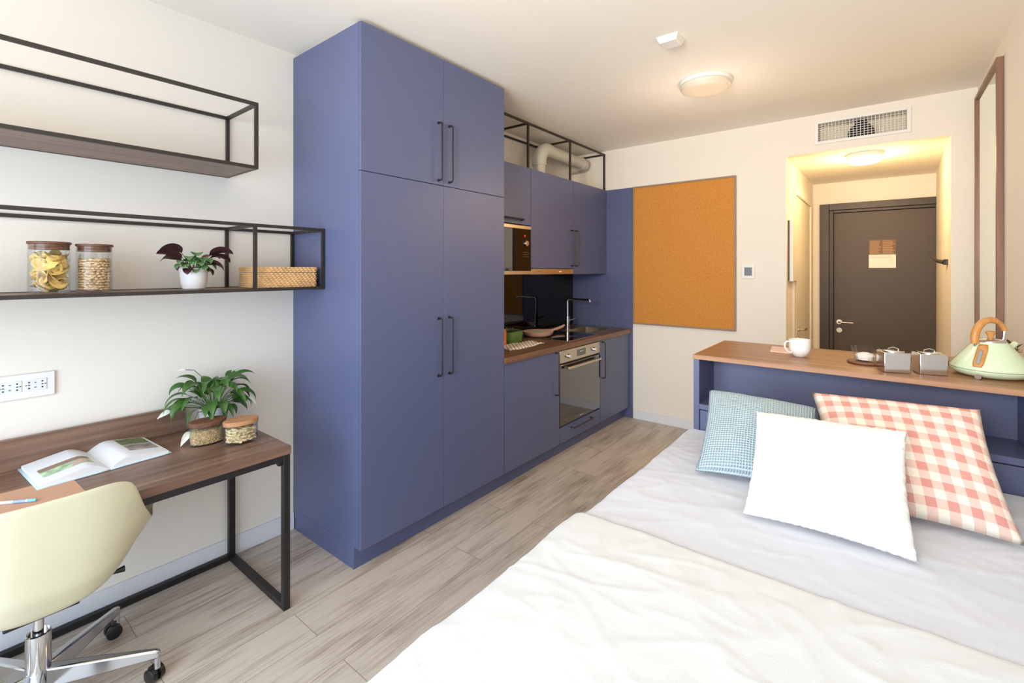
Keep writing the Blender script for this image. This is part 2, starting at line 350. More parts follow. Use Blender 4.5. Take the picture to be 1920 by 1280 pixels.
# wall behind the camera with its window
w = MB(); WX0, WX1, WZ0, WZ1 = .45, 3.0, .08, 2.35
w.box(0, WX0, YB-.12, YB, 0, ZC); w.box(WX1, XR, YB-.12, YB, 0, ZC); w.box(WX0, WX1, YB-.12, YB, 0, WZ0); w.box(WX0, WX1, YB-.12, YB, WZ1, ZC)
struct('wall_front', w, M['wall'], smooth=False)
w = MB(); xm = (WX0+WX1)/2
for a in ((WX0, WX0+.05, WZ0, WZ1), (WX1-.05, WX1, WZ0, WZ1), (xm-.03, xm+.03, WZ0, WZ1), (WX0+.05, WX1-.05, WZ0, WZ0+.05), (WX0+.05, WX1-.05, WZ1-.05, WZ1)):
    w.box(a[0], a[1], YB-.09, YB-.04, a[2], a[3])
wf = struct('window_1', w, M['trim'], smooth=False)
obj('window_pane', MB().box(WX0+.05, WX1-.05, YB-.068, YB-.062, WZ0+.05, WZ1-.05), M['pane'], wf)
# baseboards
struct('baseboard_left', MB().box(0, .014, YB, 1.346, 0, .098), M['trim'], bevel=.002)
w = MB(); w.box(.706, AX0, YF-.014, YF, 0, .085); w.box(AX1, XR, YF-.014, YF, 0, .085)
struct('baseboard_back', w, M['trim'], bevel=.002)
struct('baseboard_right', MB().box(XR-.014, XR, YB, YF-.014, 0, .085), M['trim'], bevel=.002)

# entry door
dr = empty('door_1', (2.6, AYB, 0)); dr['kind'] = 'structure'
w = MB(); w.box(2.15, 2.235, AYB-.03, AYB+.06, 0, 2.22); w.box(2.235, 3.105, AYB-.03, AYB+.06, 2.15, 2.22)
w.box(2.235, 2.272, AYB+.0, AYB+.06, 0, 2.15); w.box(2.272, 3.105, AYB+.0, AYB+.06, 2.122, 2.15)
obj('door_frame', w, M['doorframe'], dr, .003)
lf = bx('door_leaf', 2.276, 3.104, AYB+.02, AYB+.07, .005, 2.118, M['door'], dr, .002)
h = MB(); h.tube([(2.325, AYB+.02, .94), (2.325, AYB+.008, .94)], .026, 20); h.tube([(2.325, AYB+.015, .94), (2.325, AYB-.03, .94), (2.335, AYB-.04, .94), (2.45, AYB-.04, .938)], .0095, 10)
obj('door_handle', h, M['steel'], lf)
obj('lock_rosette', MB().tube([(2.325, AYB+.02, .85), (2.325, AYB+.008, .85)], .026, 20), M['steel'], lf)
# side door in the passage
sd = empty('door_2', (2.09, 5.35, 0)); sd['kind'] = 'structure'
w = MB()
def sx(y): return 2.058+.027*(y-4.6)/1.7
for (a, b_, z0, z1, t) in ((4.84, 4.93, 0, 2.27, .014), (5.93, 6.02, 0, 2.27, .014), (4.93, 5.93, 2.18, 2.27, .014)):
    w.box(sx(a)-.01, sx(b_)+t, a, b_, z0, z1)
obj('door_frame', w, M['doorw'], sd, .002)
lf2 = bx('door_leaf', 2.05, 2.079, 4.935, 5.925, .005, 2.176, M['doorw'], sd, .001)
h = MB(); h.tube([(2.079, 5.06, .95), (2.125, 5.06, .95), (2.13, 5.07, .95), (2.13, 5.19, .948)], .009, 10); h.tube([(2.079, 5.06, .95), (2.086, 5.06, .95)], .024, 18); h.tube([(2.079, 5.06, .87), (2.086, 5.06, .87)], .02, 18)
obj('door_handle', h, M['steel'], lf2)
# notices on the entry door
nt_ = bx('notice_sheet', 2.58, 2.80, AYB+.0165, AYB+.02, 1.524, 1.662, mat('notice_cream', (250, 244, 234), .6), None, 0)
tag(nt_, 'cream notice sheet with a boxed drawing, lower one on the dark entry door', 'notice')
w = MB()
for i in range(2): w.box(2.59, 2.77, AYB+.0155, AYB+.0165, 1.648-i*.012, 1.650-i*.012)
for a in ((2.59, 2.77, 1.628, 1.630), (2.77, 2.772, 1.55, 1.63), (2.745, 2.765, 1.60, 1.602), (2.75, 2.765, 1.58, 1.582), (2.59, 2.79, 1.532, 1.5335)): w.box(a[0], a[1], AYB+.0155, AYB+.0165, a[2], a[3])
obj('printed_lines', w, mat('print_tan', (200, 176, 140), .7), nt_, smooth=False)
ns = empty('notice_sheet', (2.69, AYB+.02, 1.668), 'printed brown text notice in two columns, upper one on the dark entry door', 'notice')
bx('backing', 2.58, 2.80, AYB+.0175, AYB+.02, 1.668, 1.815, mat('notice_brown', (122, 94, 70), .6), ns, 0)
w = MB(); rr = random.Random(3)
for c0, c1 in ((2.588, 2.682), (2.694, 2.795)):
    for i in range(12):
        z = 1.806-i*.0112; w.box(c0, c1-rr.random()*.03, AYB+.0165, AYB+.0175, z-.005, z)
w.box(2.588, 2.79, AYB+.0165, AYB+.0175, 1.669, 1.673)
obj('printed_text', w, mat('print_sand', (190, 152, 112), .7), ns, smooth=False)

# wall box, bracket, thermostat, vent, cork, lamps
wb_ = empty('wall_panel_box', (2.08, 4.7, 1.405), 'slim white box on the left wall of the lit entry passage', 'wall box')
bx('housing', 2.06, 2.098, 4.60, 4.93, 1.405, 1.93, M['doorw'], wb_, .003); bx('back_edge', 2.058, 2.070, 4.588, 4.60, 1.41, 1.925, M['bronze'], wb_, .001)
hb = empty('door_bracket', (3.07, 4.9, 1.54), 'small dark metal bracket on the right wall of the entry passage', 'bracket')
w = MB().box(3.055, 3.074, 4.72, 4.86, 1.54, 1.582); obj('wall_plate', w, M['bronze'], hb, .003)
obj('arm', MB().tube([(3.062, 4.86, 1.56), (3.03, 4.90, 1.57), (3.01, 4.94, 1.59), (2.985, 4.98, 1.62)], [.016, .014, .008, .004], 8), M['bronze'], hb)
th = bx('thermostat', 1.719, 1.824, YF-.014, YF, 1.426, 1.549, M['whitem'], None, .003); tag(th, 'small white wall thermostat with a grey screen beside the cork board', 'thermostat')
bx('screen', 1.741, 1.802, YF-.0155, YF-.014, 1.452, 1.524, M['screen'], th, 0)
vt = empty('air_vent', (2.558, YF, VZ0), 'white rectangular air vent grille above the entry opening', 'vent')
w = MB()
for a in ((2.26, VX0, 2.512, 2.702), (VX1, 2.857, 2.512, 2.702), (VX0, VX1, 2.512, VZ0), (VX0, VX1, VZ1, 2.702)): w.box(a[0], a[1], YF-.012, YF, a[2], a[3])
obj('frame', w, M['whitem'], vt, .002)
w = MB(); nb = 24
for i in range(1, nb):
    x = VX0+(VX1-VX0)*i/nb; w.box(x-.0014, x+.0014, YF-.004, YF+.006, VZ0, VZ1)
for i in range(1, 8):
    z = VZ0+(VZ1-VZ0)*i/8; w.box(VX0, VX1, YF-.003, YF+.008, z-.0010, z+.0010)
obj('grille_bars', w, M['whitem'], vt, smooth=False)
w = MB(); w.box(VX0-.01, VX1+.01, YF+.16, YF+.17, VZ0-.01, VZ1+.01); w.box(VX0-.01, VX1+.01, YF+.1, YF+.16, VZ0-.01, VZ0); w.box(VX0-.01, VX1+.01, YF+.1, YF+.16, VZ1, VZ1+.01); w.box(VX0-.01, VX0, YF+.1, YF+.16, VZ0, VZ1); w.box(VX1, VX1+.01, YF+.1, YF+.16, VZ0, VZ1)
obj('duct_box', w, M['duct'], vt, smooth=False)
w = MB().tube([(2.56, YF+.159, 2.57), (2.56, YF+.07, 2.57)], .085, 24); w.box(2.52, 2.60, YF+.06, YF+.15, 2.64, 2.677)
w2 = MB()
for v in w.v: v.z = max(v.z, VZ0+.001)
obj('fan', w, M['void'], vt)

cb = bx('cork_board', .722, 1.66, YF-.016, YF-.002, .97, 2.328, M['cork'], None, 0); tag(cb, 'large square orange cork board in a thin grey-brown frame on the far wall', 'cork board')
w = MB(); x0, x1, z0, z1, t = .707, 1.674, .956, 2.341, .015
for a in ((x0, x0+t, z0, z1), (x1-t, x1, z0, z1), (x0+t, x1-t, z0, z0+t), (x0+t, x1-t, z1-t, z1)): w.box(a[0], a[1], YF-.024, YF, a[2], a[3])
obj('frame', w, mat('greybrown_frame', (150, 128, 108), .5), cb, .001)
cl = empty('ceiling_lamp', (1.765, 3.25, ZC), 'round white ceiling lamp, unlit, on the room ceiling', 'ceiling lamp')
obj('base', MB().lathe((1.765, 3.25, ZC-.025), [(.155, 0), (.165, .004), (.165, .0248)], 48), M['whitem'], cl)
obj('diffuser', MB().lathe((1.765, 3.25, ZC-.062), [(0, 0), (.10, .001), (.13, .004), (.15, .012), (.158, .024), (.158, .037)], 48), M['lampwhite'], cl)
el = empty('ceiling_lamp', (2.575, 4.81, AZ), 'small round lit ceiling lamp in the entry passage', 'ceiling lamp')
obj('base', MB().lathe((2.575, 4.81, AZ-.03), [(.115, 0), (.12, .003), (.12, .0298)], 40), M['whitem'], el)
obj('diffuser', MB().lathe((2.575, 4.81, AZ-.075), [(0, 0), (.08, .001), (.1, .008), (.106, .02), (.108, .045)], 40), M['lampon'], el)
sm = empty('ceiling_sensor', (1.787, 2.53, ZC), 'small square white sensor box on the ceiling near the round lamp', 'sensor')
w = MB(); w.add([(x+1.787, y+2.53, ZC-.032) for x, y in ((-.045, -.045), (.045, -.045), (.045, .045), (-.045, .045))]+[(x+1.787, y+2.53, ZC) for x, y in ((-.06, -.06), (.06, -.06), (.06, .06), (-.06, .06))],
      [(0, 3, 2, 1), (4, 5, 6, 7), (0, 1, 5, 4), (1, 2, 6, 5), (2, 3, 7, 6), (3, 0, 4, 7)])
obj('cover', w, M['whitem'], sm, .004)
# mirror on the right wall
mr = empty('wall_mirror', (XR-.012, 4.0, .35), 'tall rectangular mirror in a walnut frame on the right wall', 'mirror')
y0, y1, z0, z1, t = 3.611, 4.385, .35, 2.652, .022
w = MB()
for a in ((y0, y0+t, z0, z1), (y1-t, y1, z0, z1), (y0+t, y1-t, z0, z0+t), (y0+t, y1-t, z1-t, z1)): w.box(XR-.03, XR-.001, a[0], a[1], a[2], a[3])
obj('frame', w, M['deskz'], mr, .001)
bx('mirror_glass', XR-.018, XR-.006, y0+t, y1-t, z0+t, z1-t, M['mirror'], mr, 0)

# ---------------------------------------------------------------- tall cabinet
XD = .674; Y1, Y2 = 1.348, 2.463
tcab = empty('tall_cabinet', (.33, 1.9, 0), 'tall blue two-column cupboard reaching almost to the ceiling', 'cupboard')
w = MB(); w.box(.001, .654, Y1, Y1+.019, .1134, 2.732); w.box(.001, .654, Y2-.019, Y2, .1134, 2.732); w.box(.001, .654, Y1+.019, Y2-.019, .1134, .135); w.box(.001, .654, Y1+.019, Y2-.019, 2.71, 2.732); w.box(.001, .02, Y1+.019, Y2-.019, .135, 2.71); w.box(.02, .65, 1.896, 1.914, .135, 2.71); w.box(.02, .65, Y1+.019, Y2-.019, 1.982, 2.002)
obj('carcass', w, M['blue'], tcab, .0008)
bx('plinth', .001, .614, Y1, Y2, 0, .1124, M['blue'], tcab, .001)
bx('filler_strip', .001, .60, Y1+.03, Y2, 2.732, ZC-.001, M['trim'], tcab, .0)
for (a, b_, z0, z1, hy, hz0, hz1) in ((Y1, 1.9035, 1.995, 2.732, 1.862, 2.02, 2.352), (1.9065, Y2, 1.995, 2.732, 1.948, 2.02, 2.352), (Y1, 1.9035, .1134, 1.9915, 1.862, .89, 1.221), (1.9065, Y2, .1134, 1.9915, 1.948, .89, 1.221)):
    d = bx('door', .656, XD, a, b_, z0, z1, M['blue'], tcab, .0012)
    bar_handle('handle', XD, (hy, hz0), (hy, hz1), d)
# ---------------------------------------------------------------- kitchen base units
YE = 4.482
pl = bx('plinth', .05, .612, Y2+.002, YE, 0, .112, M['blue'], None, .001); tag(pl, 'long blue plinth running under the kitchen base units', 'plinth')
def base_unit(name, a, b_, label, cat):
    e = empty(name, (.33, (a+b_)/2, .113), label, cat)
    w = MB(); w.box(.02, .652, a+.001, a+.018, .1134, .86); w.box(.02, .652, b_-.018, b_-.001, .1134, .86); w.box(.02, .652, a+.018, b_-.018, .1134, .132); w.box(.02, .03, a+.018, b_-.018, .132, .86)
    obj('carcass', w, M['blue'], e, 0); return e
u = base_unit('base_cabinet', Y2+.003, 3.158, 'wide blue base cabinet between the tall cupboard and the oven', 'base cabinet')
d = bx('door', .656, XD, Y2+.006, 3.156, .1134, .858, M['blue'], u, .0012); bar_handle('handle', XD, (3.105, .517), (3.105, .848), d)
u = base_unit('base_cabinet', 3.846, YE-.001, 'narrow blue base cabinet under the sink, right of the oven', 'base cabinet')
d = bx('door', .656, XD, 3.849, YE-.004, .1134, .858, M['blue'], u, .0012); bar_handle('handle', XD, (3.885, .512), (3.885, .84), d)
u = empty('oven_cabinet', (.33, 3.5, .113), 'blue oven housing unit with a drawer below the oven', 'base cabinet')
w = MB(); w.box(.02, .652, 3.160, 3.172, .1134, .86); w.box(.02, .652, 3.832, 3.844, .1134, .86); w.box(.02, .652, 3.172, 3.832, .1134, .132); w.box(.02, .652, 3.172, 3.832, .232, .246); w.box(.02, .03, 3.172, 3.832, .132, .86)
obj('carcass', w, M['blue'], u, 0)
d = bx('drawer', .656, XD, 3.161, 3.843, .1134, .238, M['blue'], u, .0012); bar_handle('handle', XD, (3.335, .205), (3.665, .205), d)
ov = empty('oven', (.35, 3.5, .247), 'built-in electric oven with a steel control panel and dark glass door', 'oven')
bx('body', .1, .655, 3.175, 3.829, .248, .852, M['plastic'], ov, .002)
cp = bx('control_panel', .655, .676, 3.163, 3.841, .752, .852, M['steel'], ov, .002)
for y in (3.28, 3.70): obj('knob', MB().lathe((0, 0, 0), [(0, .024), (.014, .024), (.017, .02), (.018, 0)], 20), M['chrome'], cp, origin=(0, 0, 0))
kk = [o for o in cp.children]
for o, y in zip(kk, (3.285, 3.715)):
    o.rotation_euler = (0, PI/2, 0); o.location = Vector((.676, y, .800))-wloc(cp)
bx('display', .6755, .6775, 3.43, 3.575, .776, .83, M['screen'], cp, 0)
w = MB()
for i in range(4): w.box(.6775, .6778, 3.475+i*.014, 3.483+i*.014, .806, .818)
obj('display_digits', w, mat('digits', (190, 200, 205), .4), cp, smooth=False)
od = bx('oven_door', .655, .676, 3.163, 3.841, .25, .738, M['ovenglass'], ov, .003)
w = MB(); zz = .707
w.box(.70, .716, 3.235, 3.79, zz-.009, zz+.011); w.box(.676, .70, 3.26, 3.275, zz-.008, zz+.008); w.box(.676, .70, 3.75, 3.765, zz-.008, zz+.008)
obj('oven_handle', w, M['steel'], od, .003)
w = MB()
for i in range(6): w.box(.676, .6763, 3.475+i*.009, 3.481+i*.009, .268, .275)
obj('maker_mark', w, mat('mark_silver', (190, 190, 190), .3), od, smooth=False)
# countertop with a cut-out for the sink bowl
BX0, BX1, BY0, BY1 = .25, .53, 3.93, 4.33
ct = MB(); z0, z1 = .862, .905
ct.box(.001, .69, Y2+.002, BY0, z0, z1); ct.box(.001, .69, BY1, YE, z0, z1); ct.box(.001, BX0, BY0, BY1, z0, z1); ct.box(BX1, .69, BY0, BY1, z0, z1)
o = obj('countertop', ct, M['counter'], None, .0); tag(o, 'long walnut kitchen countertop over the blue base units', 'countertop')
ep = bx('end_panel', .001, .702, YE, YF-.001, 0, 2.338, M['blue'], None, .001); tag(ep, 'tall blue panel closing the kitchen against the far wall', 'panel')
sp = bx('backsplash', .001, .008, Y2+.002, YE-.002, .906, 1.51, M['glassb'], None, 0); tag(sp, 'glossy black glass backsplash behind the countertop', 'backsplash')
# sink
sk = empty('sink', (.35, 4.15, .905), 'stainless steel inset sink at the far end of the countertop', 'sink')
w = MB(); a = (.11, .585, 3.865, 4.46)
w.box(a[0], BX0, a[2], a[3], .9055, .909); w.box(BX1, a[1], a[2], a[3], .9055, .909); w.box(BX0, BX1, a[2], BY0, .9055, .909); w.box(BX0, BX1, BY1, a[3], .9055, .909)
obj('rim', w, M['steel'], sk, .001)
def bowl(u_, v_):
    a = 2*PI*u_; sx_, sy_ = math.cos(a), math.sin(a)
    k = max(abs(sx_), abs(sy_))**.75; x, y = sx_/k, sy_/k
    x = max(-1, min(1, x)); y = max(-1, min(1, y))
    dep = v_; sh = 1 if dep < .6 else 1-(dep-.6)*1.9
    zz = .907-.15*min(1, dep/.7)
    return Vector(((BX0+BX1)/2+x*(BX1-BX0)/2*sh, (BY0+BY1)/2+y*(BY1-BY0)/2*sh, zz))
obj('bowl', MB().grid(bowl, 40, 10), M['steel'], sk)
tp = empty('tap', (.20, 4.05, .909), 'tall chrome mixer tap standing at the sink', 'tap')
obj('column', MB().lathe((.20, 4.05, .909), [(.03, 0), (.03, .006), (.02, .01), (.019, .13), (.013, .135), (.013, .14)], 24), M['chrome'], tp)
obj('spout', MB().tube([(.20, 4.05, 1.04), (.20, 4.05, 1.19)]+[(.20+.02*(1-math.cos(t)), 4.05, 1.19+.02*math.sin(t)) for t in (.4, .8, 1.2, PI/2)]+[(.44, 4.05, 1.21), (.452, 4.05, 1.205), (.455, 4.05, 1.19)], .0115, 12), M['chrome'], tp)
obj('lever', MB().tube([(.20, 4.065, .99), (.20, 4.11, .995), (.20, 4.21, 1.0)], [.011, .008, .005], 10), M['chrome'], tp)
# hob
hobz = .9055
hb_ = bx('hob', .15, .64, 3.34, 3.845, hobz, .911, M['glassb'], None, .002); tag(hb_, 'black glass ceramic hob set in the countertop', 'hob')
w = MB()
for a in ((.146, .15, 3.336, 3.849), (.64, .644, 3.336, 3.849), (.15, .64, 3.336, 3.34), (.15, .64, 3.845, 3.849)): w.box(a[0], a[1], a[2], a[3], hobz, .9115)
obj('steel_trim', w, M['steel'], hb_, 0)
# pan
pn = empty('frying_pan', (.27, 3.42, .9118), 'pink frying pan with a cream inside on the hob', 'frying pan')
c = (.27, 3.44, .9118)
obj('pan_body', MB().lathe(c, [(0, 0), (.10, 0), (.125, .015), (.138, .042), (.136, .043), (.122, .018), (.098, .005)], 48), M['pink'], pn)
obj('cooking_surface', MB().lathe(c, [(0, .0056), (.098, .0056), (.1205, .018), (.1335, .041)], 48), M['cream'], pn)
obj('handle', MB().tube([(.28, 3.565, .945), (.28, 3.63, .942), (.27, 3.74, .944), (.26, 3.86, .955), (.255, 3.90, .964)], [.013, .011, .014, .014, .009], 12, flat=1.0), M['pink'], pn)
# green basket, glasses
bk = empty('plastic_tub', (.26, 3.03, .9055), 'green plastic tub holding glasses on the countertop', 'tub')
w = MB(); ax0, ax1, ay0, ay1, zb, zt = .17, .35, 2.93, 3.13, .9055, 1.0
def tubgrid(u_, v_):
    a = 2*PI*u_; cx_, sy_ = math.cos(a), math.sin(a); k = (abs(cx_)**6+abs(sy_)**6)**(1/6); x, y = cx_/k, sy_/k
    prof = [(0, .0), (.9, .0), (.94, .06), (1.0, 1.0), (1.04, 1.0), (1.0, .98), (.93, .09), (.0, .05)]
    f = v_*7; i = min(6, int(f)); t = f-i; r = prof[i][0]*(1-t)+prof[i+1][0]*t; zz = prof[i][1]*(1-t)+prof[i+1][1]*t
    return Vector(((ax0+ax1)/2+x*r*(ax1-ax0)/2, (ay0+ay1)/2+y*r*(ay1-ay0)/2, zb+zz*(zt-zb)))
obj('tub_body', MB().grid(tubgrid, 40, 7), M['green'], bk)
def tumbler(x, y, z, h=.105):
    o = obj('drinking_glass', MB().lathe((x, y, z), [(0, 0), (.026, 0), (.033, h), (.031, h), (.0245, .006), (0, .006)], 24), M['glass'])
    return o
for i, (x, y, lab) in enumerate(((.30, 2.975, 'clear glass tumbler in the green tub, nearest the tall cupboard'), (.30, 3.045, 'clear glass tumbler in the middle of the green tub'), (.225, 3.08, 'clear glass tumbler in the green tub, nearest the pan'))):
    tag(tumbler(x, y, .913), lab, 'glass', 'tumblers in the green tub')
oc = empty('orange_carton', (.40, 2.80, .9055), 'narrow orange carton edge beside the tall cupboard on the counter', 'carton')
bx('carton_body', .33, .40, 2.745, 2.826, .9055, 1.03, M['orange'], oc, .002); bx('carton_lid', .332, .398, 2.747, 2.824, 1.03, 1.04, M['orange'], oc, .002)
# folded cloth
def cloth(u_, v_):
    x = .375+.17*u_; y = 2.72+.45*v_ - .03*u_; z = .9062+.010+.002*math.sin(v_*17)+.003*math.sin(u_*9+v_*5)
    e_ = min(u_, 1-u_, v_, 1-v_); z -= .009*max(0, 1-e_*14)
    return Vector((x, y, z))
w = MB().grid(cloth, 14, 24); w.uv = {}
ck = mat('striped_cloth', (226, 214, 196), .9); nt, N, L, b = nodes(ck)
tc = N.new('ShaderNodeTexCoord'); wv = N.new('ShaderNodeTexWave'); wv.inputs['Scale'].default_value = 16; wv.bands_direction = 'DIAGONAL'; r = N.new('ShaderNodeValToRGB'); r.color_ramp.elements[0].position = .1; r.color_ramp.elements[0].color = s2l((168, 150, 132)); r.color_ramp.elements[1].position = .35; r.color_ramp.elements[1].color = s2l((236, 228, 214))
L.new(tc.outputs['Object'], wv.inputs[0]); L.new(wv.outputs[0], r.inputs[0]); L.new(r.outputs[0], b.inputs['Base Color'])
o = obj('kitchen_cloth', w, ck, solid=.004); tag(o, 'folded pale striped kitchen cloth at the front of the countertop', 'cloth')
# ---------------------------------------------------------------- wall units
XU = .416
def wall_unit(a, b_, z0, z1, label):
    e = empty('wall_cabinet', (.2, (a+b_)/2, z0), label, 'wall cabinet')
    w = MB(); w.box(.001, XU-.020, a+.001, a+.018, z0, z1); w.box(.001, XU-.020, b_-.018, b_-.001, z0, z1); w.box(.001, XU-.02, a+.018, b_-.018, z0, z0+.018); w.box(.001, XU-.02, a+.018, b_-.018, z1-.018, z1); w.box(.001, .012, a+.018, b_-.018, z0+.018, z1-.018)
    obj('carcass', w, M['blue'], e, 0); return e
u = wall_unit(Y2+.003, 3.126, 1.868, 2.337, 'short blue wall cabinet above the microwave'); d = bx('door', XU-.018, XU, Y2+.005, 3.124, 1.868, 2.337, M['blue'], u, .001); bar_handle('handle', XU, (2.66, 1.905), (3.0, 1.905), d, r=.007)
u = wall_unit(3.128, 3.802, 1.517, 2.337, 'middle blue wall cabinet above the extractor hood'); d = bx('door', XU-.018, XU, 3.13, 3.8, 1.517, 2.337, M['blue'], u, .001); bar_handle('handle', XU, (3.765, 1.54), (3.765, 1.87), d)
u = wall_unit(3.804, YE-.001, 1.463, 2.337, 'far blue wall cabinet next to the end panel'); d = bx('door', XU-.018, XU, 3.806, YE-.003, 1.463, 2.337, M['blue'], u, .001); bar_handle('handle', XU, (3.845, 1.54), (3.845, 1.87), d)
hd = empty('extractor_hood', (.2, 3.46, 1.463), 'slim steel-fronted extractor hood under the middle wall cabinet', 'extractor hood')
bx('housing', .012, XU-.02, 3.135, 3.797, 1.466, 1.515, M['plastic'], hd, .001); f_ = bx('front_strip', XU-.02, XU+.004, 3.13, 3.80, 1.464, 1.511, M['steel'], hd, .002)
bx('printed_mark', XU+.004, XU+.0045, 3.20, 3.27, 1.487, 1.490, M['screen'], f_, 0); bx('switch', XU+.004, XU+.006, 3.55, 3.59, 1.482, 1.492, M['trim'], f_, 0)
mw = empty('microwave', (.2, 2.8, 1.468), 'built-in black glass microwave with steel strips and a round dial', 'microwave')
bx('body', .02, XU-.015, Y2+.02, 3.115, 1.47, 1.865, M['plastic'], mw, .001)
for zz in ((1.466, 1.494), (1.832, 1.858)): bx('steel_strip', XU-.015, XU+.006, Y2+.006, 3.123, zz[0], zz[1], M['steel'], mw, .001)
bx('door', XU-.015, XU+.003, Y2+.008, 2.878, 1.495, 1.831, M['ovenglass'], mw, .001)
cpn = bx('control_panel', XU-.015, XU+.003, 2.882, 3.122, 1.495, 1.831, M['glassb'], mw, .001)
dl = obj('dial', MB().lathe((0, 0, 0), [(0, .016), (.019, .016), (.022, .013), (.023, 0)], 28), M['chrome'], cpn, origin=(0, 0, 0)); dl.rotation_euler = (0, PI/2, 0); dl.location = Vector((XU+.003, 3.055, 1.717))-wloc(cpn)
dl = obj('indicator_light', MB().lathe((0, 0, 0), [(0, .003), (.006, .003), (.008, 0)], 16), M['red'], cpn, origin=(0, 0, 0)); dl.rotation_euler = (0, PI/2, 0); dl.location = Vector((XU+.003, 3.04, 1.777))-wloc(cpn)
w = MB()
for i in range(3):
    for j in range(4): w.box(XU+.003, XU+.0035, 3.02+j*.02, 3.028+j*.02, 1.64-i*.016, 1.644-i*.016)
obj('button_marks', w, mat('mark_grey', (120, 104, 92), .5), cpn, smooth=False)
# steel rail frame above the wall cabinets, and the duct
rf = empty('rail_frame', (.2, 3.5, 2.338), 'black metal rail frame standing on top of the wall cabinets', 'frame')
t = .008; xf = .392; zt = 2.722
w = MB(); w.box(xf-t, xf+t, Y2+.004, YE-.001, zt-2*t, zt); w.box(.004, .004+2*t, Y2+.004, YE-.001, zt-2*t, zt); obj('rail', w, M['bronze'], rf, 0)
for y in (3.12, 3.785, 4.47):
    obj('post', MB().box(xf-t, xf+t, y-t, y+t, 2.338, zt-2*t), M['bronze'], rf); obj('crossbar', MB().box(.004+2*t, xf-t, y-t, y+t, zt-2*t, zt), M['bronze'], rf)
dp = empty('exhaust_duct', (.22, 3.56, 2.338), 'pale grey round exhaust duct above the wall cabinets', 'duct')
R_ = .058; px0, py0, rb = .215, 3.535, .135; zc0 = 2.49
obj('riser', MB().tube([(px0, py0, 2.338), (px0, py0, zc0-.01)], R_, 28), M['pipe'], dp)
obj('elbow', MB().tube([(px0, py0, zc0-.03), (px0, py0, zc0)]+[(px0, py0+rb*(1-math.cos(a)), zc0+rb*math.sin(a)) for a in [PI/2*k/12 for k in range(1, 13)]]+[(px0, py0+rb+.02, zc0+rb)], R_+.007, 28), M['pipe'], dp)
obj('straight_run', MB().tube([(px0, py0+rb+.015, zc0+rb), (px0, 4.31, zc0+rb-.012)], R_, 28), M['pipe'], dp)
obj('end_elbow', MB().tube([(px0, 4.28, zc0+rb-.012)]+[(px0-.10*(1-math.cos(a)), 4.31+.10*math.sin(a), zc0+rb-.012) for a in [PI/2*k/10 for k in range(0, 11)]]+[(.09, 4.41, zc0+rb-.012), (.001, 4.41, zc0+rb-.014)], R_+.006, 28), M['pipe'], dp)

# ---------------------------------------------------------------- wall shelves
def rail_shelf(name, ya, yb, z0, z1, xw, label, posts, t=.0075, board=.014, bwood=True):
    e = empty(name, (xw/2, (ya+yb)/2, z0), label, 'shelf')
    w = MB()
    for z in (z0, z1-2*t):
        w.box(xw-2*t, xw, ya, yb, z, z+2*t); w.box(.001, .001+2*t, ya, yb, z, z+2*t)
    for y in posts:
        w.box(.001+2*t, xw-2*t, y, y+2*t, z1-2*t, z1)
    w.box(.001+2*t, xw-2*t, ya, ya+2*t, z0, z0+2*t); w.box(.001+2*t, xw-2*t, yb-2*t, yb, z0, z0+2*t)
    obj('frame', w, M['bronze'], e, .0006)
    for y in posts:
        obj('post', MB().box(xw-2*t, xw, y, y+2*t, z0+2*t, z1-2*t), M['bronze'], e); obj('post', MB().box(.001, .001+2*t, y, y+2*t, z0+2*t, z1-2*t), M['bronze'], e)
    bx('board', .001+2*t, xw-2*t, ya+2*t, yb-2*t, z0+.001, z0+board, M['desk'], e, 0)
    return e
rail_shelf('wall_shelf', -.42, 1.004, 1.982, 2.299, .352, 'upper black-framed wall shelf with a walnut board, empty', [-.42, 1.004-.015])
rail_shelf('wall_shelf', -.42, 1.345, 1.3985, 1.722, .349, 'lower long black-framed wall shelf holding jars, plant and basket', [-.42, .985, 1.345-.015], board=.0125)
SZ = 1.412
# ---------------------------------------------------------------- jars
def jar(x, y, z, r, h, lh, label, lid, sx_=1, sy_=1, rot=0, n=40):
    e = empty('storage_jar', (x, y, z), label, 'jar')
    obj('glass_body', MB().lathe((x, y, z), [(0, 0), (r-.004, 0), (r, .004), (r, h), (r-.0025, h), (r-.0025, .006), (0, .004)], n, sx_, sy_, rot), M['glass'], e)
    obj('lid', MB().lathe((x, y, z+h), [(0, .0), (r-.001, 0), (r+.002, .002), (r+.002, lh-.002), (r, lh), (0, lh)], n, sx_, sy_, rot), lid, e)
    obj('seal', MB().lathe((x, y, z+h-.02), [(r-.004, 0), (r-.0035, .006), (r-.006, .009), (r-.0035, .012), (r-.004, .0199)], n, sx_, sy_, rot), lid if lh < .015 else M['glass'], e)
    return e
jar(.17, .31, SZ, .061, .187, .010, 'tall round glass jar of potato chips with a dark wood lid on the lower shelf', M['lidwood'])
jar(.17, .442, SZ, .057, .183, .010, 'tall round glass jar of pistachios with a dark wood lid on the lower shelf', M['lidwood'])
